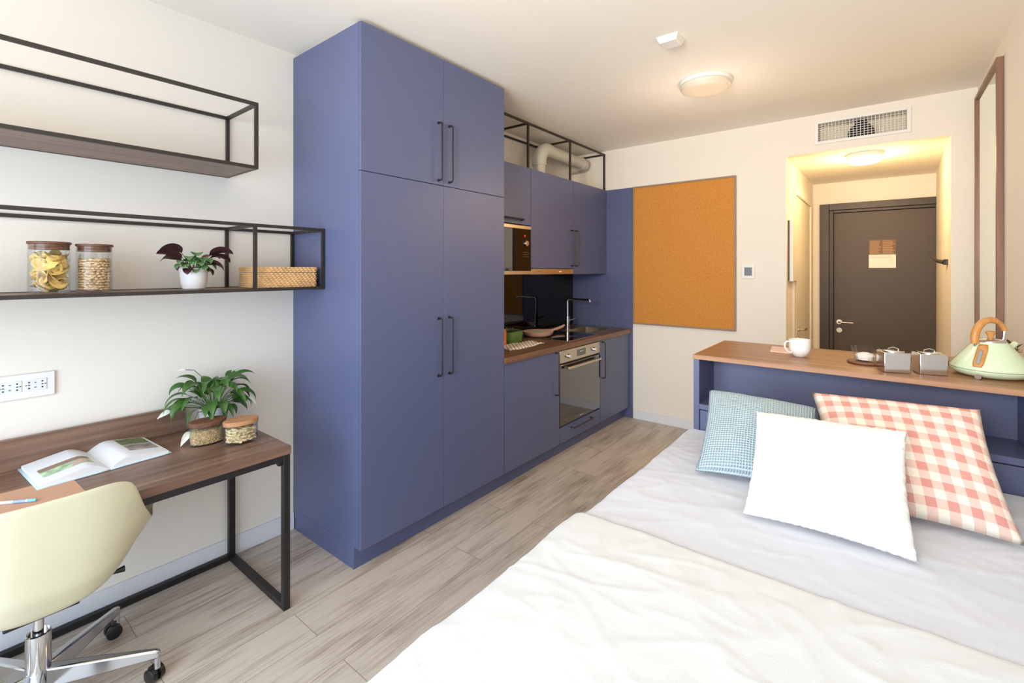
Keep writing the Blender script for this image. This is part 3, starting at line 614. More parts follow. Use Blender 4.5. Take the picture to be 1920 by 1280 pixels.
# chips: one built, the rest copied
cm = MB()
def chipf(u_, v_):
    a = 2*PI*v_; r = .030*u_; x = r*math.cos(a)*1.15; y = r*math.sin(a); return Vector((x, y, 9*(x*x-y*y)+.0012*math.sin(5*a)*u_))
cm.grid(chipf, 5, 16); cm.uv = {}
proto = obj('potato_chip', cm, M['chip'], origin=(0, 0, 0), solid=.0012)
tag(proto, 'golden potato chip inside the tall glass jar on the lower shelf', 'potato chip', 'chips in the tall jar')
rr = random.Random(5); first = True; nchip = 0
for lay in range(10):
    for k in range(6 if lay % 2 else 5):
        o = proto if first else proto.copy()
        if not first: COL.objects.link(o)
        first = False
        a = k*2*PI/5+lay*.7+rr.random()*.4; rad = .029 if k else .004
        o.location = (.17+rad*math.cos(a), .31+rad*math.sin(a), SZ+.022+lay*.0130+rr.random()*.004)
        o.rotation_euler = (rr.uniform(-1.0, 1.0), rr.uniform(-1.0, 1.0), rr.random()*6)
        o.scale = (.84, .84, .84)
# small nuts/grains as uncountable fillings
def filling(name, cx, cy, z0, r, h, size, n, m, label, sx_=1, sy_=1, rot=0, el=1.5, seed=1, cat='nuts'):
    w = MB(); rg = random.Random(seed); base = []
    bm = bmesh.new(); bmesh.ops.create_icosphere(bm, subdivisions=1, radius=1); bv = [v.co.copy() for v in bm.verts]; bf = [[v.index for v in f.verts] for f in bm.faces]; bm.free()
    cr, sr = math.cos(rot), math.sin(rot)
    def put(a, rad, z):
        R = Matrix.Rotation(rg.random()*6, 3, 'Z') @ Matrix.Rotation(rg.uniform(-.6, .6), 3, 'X')
        x = rad*math.cos(a)*sx_; y = rad*math.sin(a)*sy_
        c = Vector((cx+x*cr-y*sr, cy+x*sr+y*cr, z)); s = size*rg.uniform(.85, 1.15)
        w.add([c+R @ Vector((v.x*s*el, v.y*s, v.z*s*.85)) for v in bv], bf)
    rows = max(2, int(h/(size*1.45)))
    for i in range(rows):
        z = z0+size+i*(h-2*size)/(rows-1); k = int(2*PI*r/(size*2.3))
        for j in range(k): put(2*PI*(j+.5*(i % 2)+rg.uniform(-.2, .2))/k, r-size*.95*max(1, el*.85)-rg.random()*size*.4, z+rg.uniform(-.3, .3)*size)
    for j in range(int(n)):
        q = math.sqrt(rg.random()); put(rg.random()*6.28, q*(r-size*el*1.1), z0+h-size*rg.uniform(.2, 1.4))
    # solid heart so that the pile is not hollow
    w.lathe((cx, cy, z0+.001), [(0, 0), (r-size*2.2, 0), (r-size*2.2, h-size*1.6), (0, h-size*1.6)], 20, sx_, sy_, rot)
    o = obj(name, w, m, origin=(cx, cy, z0)); tag(o, label, cat, kind='stuff'); return o
filling('pistachio_nuts', .17, .442, SZ+.0062, .0535, .128, .0068, 90, M['pista'], 'pistachio nuts filling the tall glass jar next to the chips')
# desk jars
DZ = .722
jar(.30, .806, DZ, .068, .083, .020, 'oval glass jar of small grains with a dark wood lid on the desk', M['lidwood'], .72, 1.05)
jar(.405, .905, DZ, .068, .083, .020, 'oval glass jar of cashews with a light wood lid on the desk', M['lidwood2'], .72, 1.05)
filling('grains', .30, .806, DZ+.0062, .0642, .060, .0036, 420, M['grain'], 'small pale grains filling the dark-lidded oval jar', .72, 1.05, el=1.3, seed=3, cat='grains')
filling('cashew_nuts', .405, .905, DZ+.0062, .0625, .063, .0088, 50, M['cashew'], 'cashew nuts filling the light-lidded oval jar', .72, 1.05, el=1.6, seed=4)
# ---------------------------------------------------------------- basket
bs = empty('wicker_basket', (.20, 1.17, SZ), 'low rectangular woven rattan basket on the lower shelf', 'basket')
def wicker(x0, x1, y0, y1, z0, z1, n=220, rows=11):
    cx, cy, hx, hy = (x0+x1)/2, (y0+y1)/2, (x1-x0)/2, (y1-y0)/2; rc = .02
    per = []
    segs = [((cx+hx-rc, cy+hy-rc), 0), ((cx-hx+rc, cy+hy-rc), PI/2), ((cx-hx+rc, cy-hy+rc), PI), ((cx+hx-rc, cy-hy+rc), 3*PI/2)]
    pts = []
    for (c_, a0) in segs:
        for k in range(7):
            a = a0+PI/2*k/6; pts.append((c_[0]+rc*math.cos(a), c_[1]+rc*math.sin(a), math.cos(a), math.sin(a)))
    pts.append(pts[0]); cum = [0]
    for i in range(1, len(pts)): cum.append(cum[-1]+math.hypot(pts[i][0]-pts[i-1][0], pts[i][1]-pts[i-1][1]))
    T = cum[-1]
    def at(u_):
        d = u_*T; i = 1
        while i < len(cum)-1 and cum[i] < d: i += 1
        t = (d-cum[i-1])/max(1e-9, cum[i]-cum[i-1]); a, b_ = pts[i-1], pts[i]
        return [a[k]*(1-t)+b_[k]*t for k in range(4)]
    K = int(T/.021)
    P = [at(i/n) for i in range(n)]+[at(0)]
    def f(u_, v_):
        p = P[int(round(u_*n))]; row = v_*rows; rr_ = row-int(row) if row < rows else 1
        d = .0062*abs(math.sin(row*PI))**.6*(.5+.5*math.sin(u_*2*PI*K+int(min(row, rows-.01))*PI*.66))
        return Vector((p[0]+p[2]*d, p[1]+p[3]*d, z0+(z1-z0)*v_))
    return f
w = MB().grid(wicker(.089, .321, 1.019, 1.318, SZ, SZ+.075, rows=8), 220, 48); w.uv = {}
w.box(.093, .317, 1.023, 1.314, SZ+.0005, SZ+.004); obj('basket_body', w, M['rattan'], bs, ang=80)
w = MB().grid(wicker(.088, .322, 1.018, 1.319, SZ+.077, SZ+.104, rows=3), 220, 18); w.uv = {}
w.box(.09, .32, 1.02, 1.317, SZ+.094, SZ+.102); obj('lid', w, M['rattan'], bs, ang=80)
# ---------------------------------------------------------------- plants
def leaf(w, base, az, el_, L_, Wd, droop, tip=1.0, stemL=0, ws=None, fold=.25, nseg=9, sr=.0014, shape='oval', roll=0):
    """petiole then blade. az heading, el_ start elevation, droop total bend"""
    p = Vector(base); e = el_; h = Vector((math.cos(az), math.sin(az), 0)); side = Vector((-math.sin(az), math.cos(az), 0))
    if stemL and ws is not None:
        pts = [p.copy()]
        for i in range(6):
            d = h*math.cos(e)+Vector((0, 0, 1))*math.sin(e); p = p+d*stemL/6; e -= droop*.22/6; pts.append(p.copy())
        ws.tube(pts, sr, 6)
    rows = []
    for i in range(nseg+1):
        u_ = i/nseg
        if shape == 'oval': wd = Wd*math.sin(PI*min(1, u_**.82))**.62
        else: wd = Wd*(math.sin(PI*u_**.62)**.9)*(1-.15*u_)
        wd = max(wd, .0006)
        d = h*math.cos(e)+Vector((0, 0, 1))*math.sin(e); nrm = (-h*math.sin(e)+Vector((0, 0, 1))*math.cos(e))
        s2 = side*math.cos(roll)+nrm*math.sin(roll); n2 = nrm*math.cos(roll)-side*math.sin(roll)
        rows.append([p+s2*(wd*t)+n2*(abs(t)*wd*fold) for t in (-1, -.5, 0, .5, 1)])
        p = p+d*L_/nseg; e -= droop/nseg
    w.grid(lambda a, b_: rows[int(round(a*nseg))][int(round(b_*4))], nseg, 4)
    return p
# calathea on the shelf
px_, py_ = .18, .79
cp_ = empty('potted_calathea', (px_, py_, SZ), 'prayer plant with striped green and dark purple leaves in a white pot on the shelf', 'plant')
obj('pot', MB().lathe((px_, py_, SZ), [(0, 0), (.040, 0), (.045, .004), (.052, .03), (.056, .085), (.058, .092), (.058, .097), (.0535, .097), (.050, .08), (0, .078)], 40), M['white'], cp_)
obj('soil', MB().lathe((px_, py_, SZ+.079), [(.0495, 0), (.03, .006), (0, .008)], 24), M['soil'], cp_)
wp, wg, wst = MB(), MB(), MB(); bz = SZ+.085
# purple (az from +y toward ... ) heading angle: +y is right in view, +x toward camera
for az, el_, sl, L_, Wd, dr_, ro in ((-1.75, 1.05, .075, .085, .026, 1.3, .6), (-1.45, 1.3, .09, .10, .028, 1.9, .3), (-1.2, .9, .07, .095, .029, 1.5, .5), (-2.1, 1.2, .08, .09, .027, 1.7, 0), (-.95, .7, .04, .06, .021, 1.6, .4),
                                      (1.2, 1.1, .085, .10, .027, 1.5, -.5), (1.55, 1.0, .07, .10, .026, 1.7, -.3), (.9, .75, .05, .08, .025, 1.7, -.5), (1.9, 1.15, .06, .09, .025, 1.6, 0), (.6, .5, .035, .06, .02, 1.7, -.2), (-.6, .55, .03, .055, .02, 1.7, .2)):
    leaf(wp, (px_+.012*math.cos(az), py_+.012*math.sin(az), bz), az, el_, L_*1.08, Wd*1.15, dr_, stemL=sl, ws=wst, roll=ro)
for az, el_, sl, L_, Wd, dr_, ro in ((.1, 1.2, .055, .06, .021, 2.0, 0), (-.5, 1.25, .06, .055, .019, 2.0, .1), (.5, 1.2, .05, .055, .019, 2.0, -.1), (-.9, 1.0, .055, .055, .018, 1.8, .2), (.2, .9, .035, .055, .019, 2.0, 0), (.9, 1.0, .05, .06, .018, 1.9, -.2), (-.2, .75, .02, .045, .016, 1.9, 0), (.55, .7, .03, .045, .016, 1.8, 0), (-.1, 1.4, .075, .05, .02, 2.2, 0), (3.0, 1.2, .05, .06, .02, 1.5, 0), (2.4, 1.1, .05, .06, .02, 1.5, 0), (1.3, .85, .05, .055, .017, 1.7, -.2), (-.7, .95, .04, .055, .02, 1.9, 0), (.0, 1.05, .045, .058, .021, 1.9, .1), (-.35, 1.1, .045, .055, .02, 1.9, 0), (.35, 1.05, .06, .06, .02, 1.9, 0), (.75, .8, .045, .055, .019, 1.8, -.1), (-1.1, .8, .045, .05, .018, 1.8, .1)):
    leaf(wg, (px_+.01*math.cos(az), py_+.01*math.sin(az), bz), az, el_, L_*1.15, Wd*1.2, dr_, stemL=sl, ws=wst, roll=ro)
obj('purple_leaves', wp, M['leafp'], cp_, subd=1)['label'] = 'dark purple leaves'
obj('striped_leaves', wg, M['leafs'], cp_, subd=1)['label'] = 'green leaves with pale stripes'
obj('stems', wst, M['stem'], cp_)
# peace lily on the desk
px_, py_ = .135, .885
lp = empty('potted_peace_lily', (px_, py_, DZ), 'peace lily with green leaves and white flowers in a white pot on the desk corner', 'plant')
obj('pot', MB().lathe((px_, py_, DZ), [(0, 0), (.046, 0), (.050, .004), (.060, .105), (.062, .118), (.0585, .118), (.055, .10), (0, .098)], 40), M['white'], lp)
obj('soil', MB().lathe((px_, py_, DZ+.099), [(.0545, 0), (.03, .005), (0, .007)], 24), M['soil'], lp)
wl, wst = MB(), MB(); bz = DZ+.105; rg = random.Random(12)
for i in range(58):
    if i < 44: az = -2.0+3.9*i/43+rg.uniform(-.25, .25)
    else: az = rg.uniform(2.0, 4.2)
    lev = i % 3
    if i >= 44: sl, el_, L_, dr_ = rg.uniform(.06, .11), rg.uniform(1.2, 1.45), rg.uniform(.05, .08), 1.2
    elif lev == 0: sl, el_, L_, dr_ = rg.uniform(.12, .155), rg.uniform(1.15, 1.45), rg.uniform(.09, .125), rg.uniform(1.5, 2.4)
    elif lev == 1: sl, el_, L_, dr_ = rg.uniform(.09, .13), rg.uniform(.75, 1.15), rg.uniform(.11, .14), rg.uniform(1.8, 2.5)
    else: sl, el_, L_, dr_ = rg.uniform(.06, .10), rg.uniform(.45, .8), rg.uniform(.10, .13), rg.uniform(1.4, 2.0)
    if az > .2 and lev == 2 and i < 44 and az < 1.3: L_ *= .7
    leaf(wl, (px_+.018*math.cos(az), py_+.018*math.sin(az), bz), az, el_, L_, rg.uniform(.018, .026), dr_, stemL=sl, ws=wst, shape='lance', roll=rg.uniform(-.5, .5), fold=.3)
for v in wl.v+wst.v: v.x = max(v.x, .012); v.z = max(v.z, DZ+.004)
obj('leaves', wl, M['leafg'], lp, subd=1)
obj('stems', wst, M['stem'], lp)
for (pts, az, e_, L_) in (([(px_, py_, bz), (.14, .85, .975), (.15, .80, 1.03), (.15, .765, 1.038)], -1.55, .0, .032),
                          ([(px_, py_, bz), (.14, .93, .93), (.14, .955, .985), (.14, .965, .99)], 1.35, .55, .055),
                          ([(px_, py_, bz), (.17, .97, .89), (.18, 1.01, .875), (.18, 1.025, .86)], 1.1, -.75, .065),
                          ([(px_, py_, bz), (.20, .80, .84), (.24, .765, .80), (.25, .755, .775)], -1.2, -.7, .07),
                          ([(px_, py_, bz), (.12, .76, .86), (.11, .72, .85)], -1.5, -.3, .06)):
    fl = obj('flower_stalk', MB().tube(pts, .0016, 6), M['stem'], lp)
    ww = MB(); leaf(ww, pts[-1], az, e_, L_, L_*.22, .3, shape='lance', fold=.5, roll=-.7); obj('flower', ww, M['spathe'], fl, subd=1)
# ---------------------------------------------------------------- desk
dk = empty('desk', (.32, .3, 0), 'walnut-topped desk on a black metal frame against the left wall', 'desk')
DY0, DY1, DX = -.42, 1.024, .63
bx('desk_top', .016, DX, DY0, DY1, .686, .7215, M['desk'], dk, .0015); bx('upstand', .016, .038, DY0, .80, .7215, .842, M['desk'], dk, .0015)
t = .028
for (x, y) in ((DX-.002-t, DY1-.004-t), (.018, DY1-.004-t), (DX-.002-t, DY0+.004), (.018, DY0+.004)):
    obj('leg', MB().box(x, x+t, y, y+t, 0, .686), M['black'], dk, .001)
w = MB(); w.box(DX-.002-t, DX-.002, DY0+.032, DY1-.032, .660, .686); w.box(.018, .018+t, DY0+.032, DY1-.032, .660, .686); obj('top_rail', w, M['black'], dk, .001)
for y in (DY1-.004-t, DY0+.004): obj('side_rail', MB().box(.046, DX-.03, y, y+t, 0, t), M['black'], dk, .001); obj('side_rail', MB().box(.046, DX-.03, y, y+t, .660, .686), M['black'], dk, .001)
obj('back_rail', MB().box(.018, .046, DY0+.032, DY1-.032, 0, t), M['black'], dk, .001)
bx('corner_bracket', DX-.035, DX-.012, DY1-.05, DY1-.033, .64, .66, M['black'], dk, .001)
# book
bo = empty('open_book', (.18, .45, DZ), 'open illustrated book with pale blue cover on the desk', 'book')
bth = math.radians(4); bc = Vector((.185, .450, DZ+.0005))
def bt(x, y, z):   # local book coords: x along the spine, y across
    c_, s_ = math.cos(bth), math.sin(bth); return bc+Vector((x*c_-y*s_, x*s_+y*c_, z))
HB = .145
def pz_(y, k=1.0):    # page surface height
    a = abs(y)/.195
    return .004+k*(.034*math.sin(min(1, a*2.6)*PI/2)*(1-.72*max(0, a-.25)/.75) if a > 0 else 0)
w = MB()
for sg in (-1, 1):
    w.grid(lambda u_, v_, sg=sg: bt((u_*2-1)*(HB+.005), sg*v_*.205, .0015+.0005*v_), 2, 6); 
w.uv = {}
obj('cover', w, M['cover'], bo, solid=.003)
for sg in (-1, 1):
    w = MB()
    NP = 18
    top = [(sg*.195*j/NP, pz_(.195*j/NP)) for j in range(NP+1)]
    vs = []; fs = []
    for xx in (-HB, HB):
        for (y, z) in top: vs.append(bt(xx, y, z))
        for (y, z) in top: vs.append(bt(xx, y, .0033))
    n_ = NP+1
    for j in range(NP):
        fs.append((j, j+1, 2*n_+j+1, 2*n_+j)); fs.append((j, n_+j, n_+j+1, j+1)); fs.append((2*n_+j, 2*n_+j+1, 3*n_+j+1, 3*n_+j))
    fs.append((NP, n_+NP, 3*n_+NP, 2*n_+NP)); w.add(vs, fs)
    pg = obj('page_block', w, M['paper'], bo)
    def pic(x0, x1, y0, y1, m, nm='printed_picture', k=0):
        q = MB().grid(lambda u_, v_: bt(x0+(x1-x0)*u_, sg*(y0+(y1-y0)*v_), pz_(y0+(y1-y0)*v_)+.0006+k), 2, 10); q.uv = {}
        obj(nm, q, m, pg)
    if sg < 0:
        pic(-.02, .02, .03, .175, mat('print_brown', (150, 128, 112), .6)); pic(.02, .08, .03, .175, mat('print_sage', (176, 206, 170), .6, var=.2, vscale=30)); pic(.03, .07, .04, .09, mat('print_pinkish', (206, 178, 168), .6), k=.0006)
    else:
        pic(-.13, -.03, .085, .185, mat('print_leafgreen', (110, 122, 88), .6, var=.35, vscale=45)); pic(-.025, .07, .085, .185, mat('print_stone', (146, 138, 134), .6, var=.4, vscale=25))
# folder and pen
fo = empty('paper_folder', (.4, .2, DZ), 'tan card folder lying on the desk in front of the open book', 'folder')
w = MB(); z = DZ
w.add([(.285, -.06, z), (.285, .352, z), (.50, .362, z), (.51, -.05, z), (.285, -.06, z+.0012), (.285, .352, z+.0012), (.50, .362, z+.0012), (.51, -.05, z+.0012)], [(0, 1, 2, 3), (7, 6, 5, 4), (0, 4, 5, 1), (1, 5, 6, 2), (2, 6, 7, 3), (3, 7, 4, 0)])
obj('sheet', w, M['kraft'], fo, smooth=False)
pe = empty('pen', (.41, .2, DZ+.0015), 'white pen with a light blue cap lying on the tan folder', 'pen')
a, b_ = Vector((.46, .243, DZ+.0068)), Vector((.35, .105, DZ+.0068)); d_ = (b_-a)
obj('barrel', MB().tube([a+d_*.13, a+d_*.92, b_], [.005, .005, .0015], 12), M['pen'], pe); obj('cap', MB().tube([a, a+d_*.01, a+d_*.13], [.0042, .0052, .0055], 12), M['pencap'], pe)
obj('grip', MB().tube([a+d_*.16, a+d_*.36], .0053, 12), mat('pen_grip', (150, 176, 220), .4), pe)
# socket plate
so = bx('socket_strip', .0005, .010, -.02, .347, .988, 1.086, M['whitem'], None, .003); tag(so, 'white wall socket strip with sockets above the desk', 'socket')
for y0 in (.258, .187):
    md = bx('socket_module', .010, .0125, y0, y0+.064, 1.016, 1.062, M['trim'], so, .001)
    w = MB(); cy_, cz_ = y0+.032, 1.039
    for (dy, dz, r1, r2) in ((-.019, .012, .0026, .0026), (-.019, -.012, .0026, .0026), (.019, .012, .0026, .0026), (.019, -.012, .0026, .0026), (-.001, .0095, .003, .0015), (-.001, -.0095, .003, .0015), (-.019, 0, .003, .0018), (.019, 0, .003, .0018), (-.027, 0, .0026, .0015), (.0275, 0, .0026, .0015)):
        w.box(.0122, .0129, cy_+dy-r1, cy_+dy+r1, cz_+dz-r2, cz_+dz+r2)
    obj('socket_holes', w, M['hole'], md, smooth=False)
md = bx('usb_module', .010, .0125, .12, .182, 1.016, 1.062, M['trim'], so, .001)
w = MB(); w.box(.0122, .0129, .160, .164, 1.030, 1.045); w.box(.0122, .0129, .14, .144, 1.030, 1.045); obj('usb_port', w, M['hole'], md, smooth=False)
# ---------------------------------------------------------------- chair
hx, hy = .44, .25
ch = empty('swivel_chair', (hx, hy, 0), 'cream moulded shell swivel armchair on a chrome five-star base at the desk', 'chair')
prof = [(.22, .405), (.18, .418), (.09, .408), (-.03, .390), (-.13, .390), (-.21, .425), (-.262, .51), (-.285, .62), (-.298, .72), (-.308, .815)]
Wd = [.20, .215, .24, .265, .275, .272, .268, .250, .215, .186]
Ar = [.005, .03, .12, .21, .245, .235, .17, .09, .045, .03]
def interp(t):
    f = t*(len(prof)-1); i = min(len(prof)-2, int(f)); q = f-i
    g = lambda a: a[i]*(1-q)+a[i+1]*q
    T = Vector((prof[i+1][0]-prof[i][0], prof[i+1][1]-prof[i][1])).normalized()
    return prof[i][0]*(1-q)+prof[i+1][0]*q, prof[i][1]*(1-q)+prof[i+1][1]*q, g(Wd), g(Ar), T
def shellf(u_, v_):
    t = u_; s_ = v_*2-1; fx, z, wd, ar, T = interp(t)
    # smooth normal (inward: up for the seat, forward for the back)
    th_ = 0 if t < .35 else min(1, (t-.35)/.4)*1.35
    nf, nz = math.sin(th_), math.cos(th_)
    a = abs(s_)
    y = wd*a**.95 + (.034*max(0, 1-abs(t-.50)/.30)**.7+.004)*a**9
    n_ = ar*a**3.0
    x = fx+n_*nf; zz = z+n_*nz
    if t > .93: zz -= .03*(a**6)*(t-.93)/.07
    return Vector((hx-x, hy+math.copysign(y, s_), zz))
obj('seat_shell', MB().grid(shellf, 30, 24), M['shell'], ch, solid=.007, subd=1)
obj('seat_plate', MB().box(hx-.08, hx+.1, hy-.09, hy+.09, .362, .376), M['plastic'], ch, .004)
obj('tilt_lever', MB().tube([(hx, hy+.05, .368), (hx-.02, hy+.2, .362), (hx-.02, hy+.235, .362)], [.006, .006, .012], 8), M['plastic'], ch)
obj('gas_lift', MB().tube([(hx, hy, .22), (hx, hy, .364)], .014, 20), M['chrome'], ch)
obj('column', MB().lathe((hx, hy, .07), [(.028, 0), (.033, .01), (.033, .2), (.029, .203), (.029, .19)], 28), M['chrome'], ch)
for k in range(5):
    a = math.radians(59+72*k); d_ = Vector((math.cos(a), math.sin(a), 0)); s_ = Vector((-math.sin(a), math.cos(a), 0)); c = Vector((hx, hy, 0)); up = Vector((0, 0, 1))
    w = MB()
    def sec(r, z0, z1, wd): p = c+d_*r; return [p+s_*wd+up*z0, p-s_*wd+up*z0, p-s_*wd*.75+up*z1, p+s_*wd*.75+up*z1]
    S_ = [sec(.025, .085, .150, .024), sec(.12, .085, .142, .021), sec(.33, .088, .118, .013), sec(.345, .09, .112, .011)]
    vs = [v for q in S_ for v in q]; fs = [(3, 2, 1, 0)]
    for i in range(3):
        for j in range(4): fs.append((i*4+j, i*4+(j+1) % 4, (i+1)*4+(j+1) % 4, (i+1)*4+j))
    fs.append((12, 13, 14, 15)); w.add(vs, fs)
    lg = obj('star_leg', w, M['alu'], ch, .006)
    p = c+d_*.335
    ca = obj('caster', MB().tube([p+up*.092, p+up*.05], .011, 10), M['alu'], lg)
    a2 = a+.9; e1 = Vector((math.cos(a2), math.sin(a2), 0)); q = p+Vector((-math.sin(a2), math.cos(a2), 0))*.012; q.z = .026
    w = MB(); w.tube([q-e1*.024, q-e1*.021, q-e1*.006, q-e1*.005], [.021, .026, .026, .022], 24); w.tube([q+e1*.005, q+e1*.006, q+e1*.021, q+e1*.024], [.022, .026, .026, .021], 24); w.tube([q-e1*.006, q+e1*.006], .013, 12)
    w.tube([q+up*.028-e1*.018, q+up*.028+e1*.018], .009, 10)
    obj('wheel', w, M['plastic'], ca)

# ---------------------------------------------------------------- bar unit behind the bed
UX0, UX1, UY0, UY1, UT = 1.897, XR-.004, 2.567, 3.20, 1.05
un = empty('headboard_unit', (2.55, 2.88, 0), 'blue headboard counter unit with walnut top and open niche behind the bed', 'headboard unit')
bx('counter_top', UX0-.002, UX1, UY0-.005, UY1+.005, 1.026, 1.05, M['bar'], un, .0015)
bx('side_panel', UX0+.001, 1.927, UY0, UY1, 0, 1.026, M['blue'], un, .001); bx('side_panel', 3.133, 3.165, UY0, UY1, 0, 1.026, M['blue'], un, .001)
bx('niche_back', 1.927, 3.133, 2.845, 2.863, .76, 1.026, M['blue'], un, 0); bx('niche_shelf', 1.927, 3.133, UY0+.002, 2.845, .762, .79, M['blue'], un, .001)
bx('front_panel', 1.930, 3.130, UY0+.006, UY0+.024, .02, .757, M['blue'], un, .001); bx('rear_panel', 1.927, 3.133, UY1-.02, UY1-.002, .02, 1.026, M['blue'], un, 0)
# bed
bd = empty('bed', (2.5, 1.5, 0), 'double bed in front of the blue headboard unit', 'bed')
bx('bed_base', 1.90, 3.18, .55, 2.55, .08, .36, M['blue'], bd, .004); bx('mattress', 1.885, 3.19, .54, 2.558, .36, .60, M['fabricw'], bd, .03, seg=4)
for (x, y) in ((1.93, .6), (3.1, .6), (1.93, 2.45), (3.1, 2.45)): obj('leg', MB().box(x, x+.05, y, y+.05, 0, .08), M['black'], bd)
def nz(x, y, s, k=0): return noise.noise(Vector((x*s, y*s, k)))
def bedz(x, y):
    z = .652
    z += .0045*nz(x, y*2.2, 1.6, 1)+.0018*nz(x*1.6+y*.5, y*3.5-x, 4.0, 3)
    r = abs(nz(x*.8+y*.6, y*2.4-x*1.3, 3.1, 7)); z += .0028*max(0, 1-r*5)**2
    r = abs(nz(x*.7-y*.8, y*1.6+x*1.1, 4.3, 11)); z += .0022*max(0, 1-r*5)**2
    return z
def drape(off, sxl, x1, y0, y1, zlow, nx, ny, foot=True, wav=.006):
    """cloth over the bed: u across from the hanging left edge to the wall, v from foot to head"""
    rad = .045
    def f(u_, v_):
        s_ = u_; y = y0+(y1-y0)*v_
        # path: hanging part then rounding then top
        hang = .652-zlow-rad; L_ = hang+rad*PI/2+(x1-sxl-rad)
        d = s_*L_
        if d < hang: x, z = sxl-off, zlow+d; e_ = 0
        elif d < hang+rad*PI/2:
            a = (d-hang)/rad; x, z = sxl-off+(rad+off)*(1-math.cos(a)), .652-rad+(rad+off)*math.sin(a)
        else: x, z = sxl+rad+(d-hang-rad*PI/2), .652+off
        top = max(0, min(1, (z-.60)/.05))
        z += (bedz(x, y)-.652)*top
        x += wav*nz(y*1.0, z*.7, 5, 5)*(1 if d < hang+rad*PI/2 else max(0, 1-(x-sxl)*6)) + .012*nz(y, 0, 1.7, 2)*(1 if d < hang+rad*1.57 else max(0, 1-(x-sxl)*6))
        return Vector((x, y, z))
    return f
HX = 1.856
w = MB().grid(drape(0, HX, 3.195, .50, 2.562, .25, 150, 150), 150, 160); w.uv = {}
# foot end hang
def footf(u_, v_):
    x = HX+.01+(3.195-HX-.01)*u_; return Vector((x, .50-.02*math.sin(v_*PI/2), bedz(x, .5)-(.40)*v_))
w.grid(footf, 60, 8, flip=True); w.uv = {}
# headboard end roll
o = obj('duvet', w, M['fabricw'], ang=180); tag(o, 'white cotton duvet spread over the bed', 'duvet')
fh = drape(.012, HX, 3.19, .47, 1.432, .28, 1, 1)
def throwf(u_, v_):
    p = fh(u_, v_)
    p.y += .012*nz(p.x, 0, 2.5, 9)*v_+.012*(p.x-2.5)*v_
    if v_ > .985: p.z -= .006*(v_-.985)/.015; 
    p.z += .0006*nz(p.x, p.y, 40, 3)
    return p
w = MB().grid(throwf, 140, 120); w.uv = {}
o = obj('throw_blanket', w, M['throw'], ang=180, solid=.012); tag(o, 'cream fleece throw blanket over the foot half of the bed', 'blanket')
# cushions
def cushion(name, BL, BR, TL, TR, th, m, label, pinch=.10, flange=.012, n=34, seed=0, back=.35, fuzz=False):
    BL, BR, TL, TR = map(Vector, (BL, BR, TL, TR)); nr = (BR-BL).cross(TL-BL).normalized()
    if nr.y > 0: nr = -nr          # towards the foot of the bed
    cen = (BL+BR+TL+TR)/4
    w = MB()
    for sd_ in (1, -1):
        def f(u_, v_):
            a, b_ = 2*u_-1, 2*v_-1
            pu = u_+pinch*.5*(-(a))*((1-b_*b_))*abs(a)**2*0; 
            # concave sides: pull edge mids inward
            uu = .5+.5*a*(1-pinch*(1-b_*b_)*.6*abs(a)); vv = .5+.5*b_*(1-pinch*(1-a*a)*.6*abs(b_))
            p = (BL*(1-uu)+BR*uu)*(1-vv)+(TL*(1-uu)+TR*uu)*vv
            h = ((1-a**2)*(1-b_**2)); h = max(0, h)**.42
            wr = .006*nz(u_*3+seed, v_*3, 1.6, seed)*h + .004*abs(nz(u_*2+seed, v_*5, 2.2, seed+3))*h
            k = th*(1 if sd_ > 0 else back)
            if fuzz:
                q = Vector((u_*37, v_*37, seed)); p = p+(p-cen)*(.014*noise.noise(q))+nr*.002*noise.noise(q*1.7)
            return p+nr*sd_*(h*k*.5+wr)
        w.grid(f, n, n, flip=(sd_ < 0))
    o = obj(name, w, m, origin=cen, ang=180)
    # weld the seam
    bm = bmesh.new(); bm.from_mesh(o.data); bmesh.ops.remove_doubles(bm, verts=bm.verts, dist=.0006); bm.to_mesh(o.data); bm.free(); o.data.shade_smooth()
    tag(o, label, 'cushion'); return o
cushion('cushion', (2.085, 1.985, .672), (2.52, 2.06, .672), (2.035, 2.36, .925), (2.475, 2.40, .905), .17, M['waffle'], 'pale blue waffle-knit cushion, leftmost on the bed', seed=1)
cushion('cushion', (2.56, 2.03, .668), (3.03, 2.065, .668), (2.448, 2.40, .972), (2.965, 2.36, 1.0), .15, M['gingham'], 'pink and cream gingham cushion on the bed by the right wall', seed=4)
cushion('cushion', (2.315, 1.745, .668), (2.772, 1.765, .665), (2.285, 2.12, .922), (2.755, 2.06, .955), .15, M['fuzzy'], 'white fleece cushion standing in front of the other two', seed=8, back=.3, n=90, fuzz=True)

# ---------------------------------------------------------------- things on the bar
BZ = 1.0505
w = MB(); w.add([(2.205, 2.905, BZ), (2.36, 2.895, BZ), (2.36, 3.08, BZ), (2.185, 3.09, BZ), (2.205, 2.905, BZ+.006), (2.36, 2.895, BZ+.006), (2.36, 3.08, BZ+.006), (2.185, 3.09, BZ+.006)],
      [(0, 3, 2, 1), (4, 5, 6, 7), (0, 1, 5, 4), (1, 2, 6, 5), (2, 3, 7, 6), (3, 0, 4, 7)])
o = obj('notebook', w, mat('pink_paper', (232, 200, 186), .6), bevel=.001); tag(o, 'thin pale pink notebook lying behind the white mug', 'notebook')
mg = empty('mug', (2.352, 2.85, BZ), 'white rounded ceramic mug on the walnut headboard counter', 'mug')
c = (2.352, 2.85, BZ)
obj('cup', MB().lathe(c, [(0, 0), (.024, 0), (.028, .003), (.042, .018), (.049, .038), (.051, .06), (.0505, .088), (.0485, .0885), (.0485, .06), (.046, .038), (.036, .015), (0, .008)], 48), M['white'], mg)
dv = Vector((-.785, -.62, 0)); q = Vector(c)
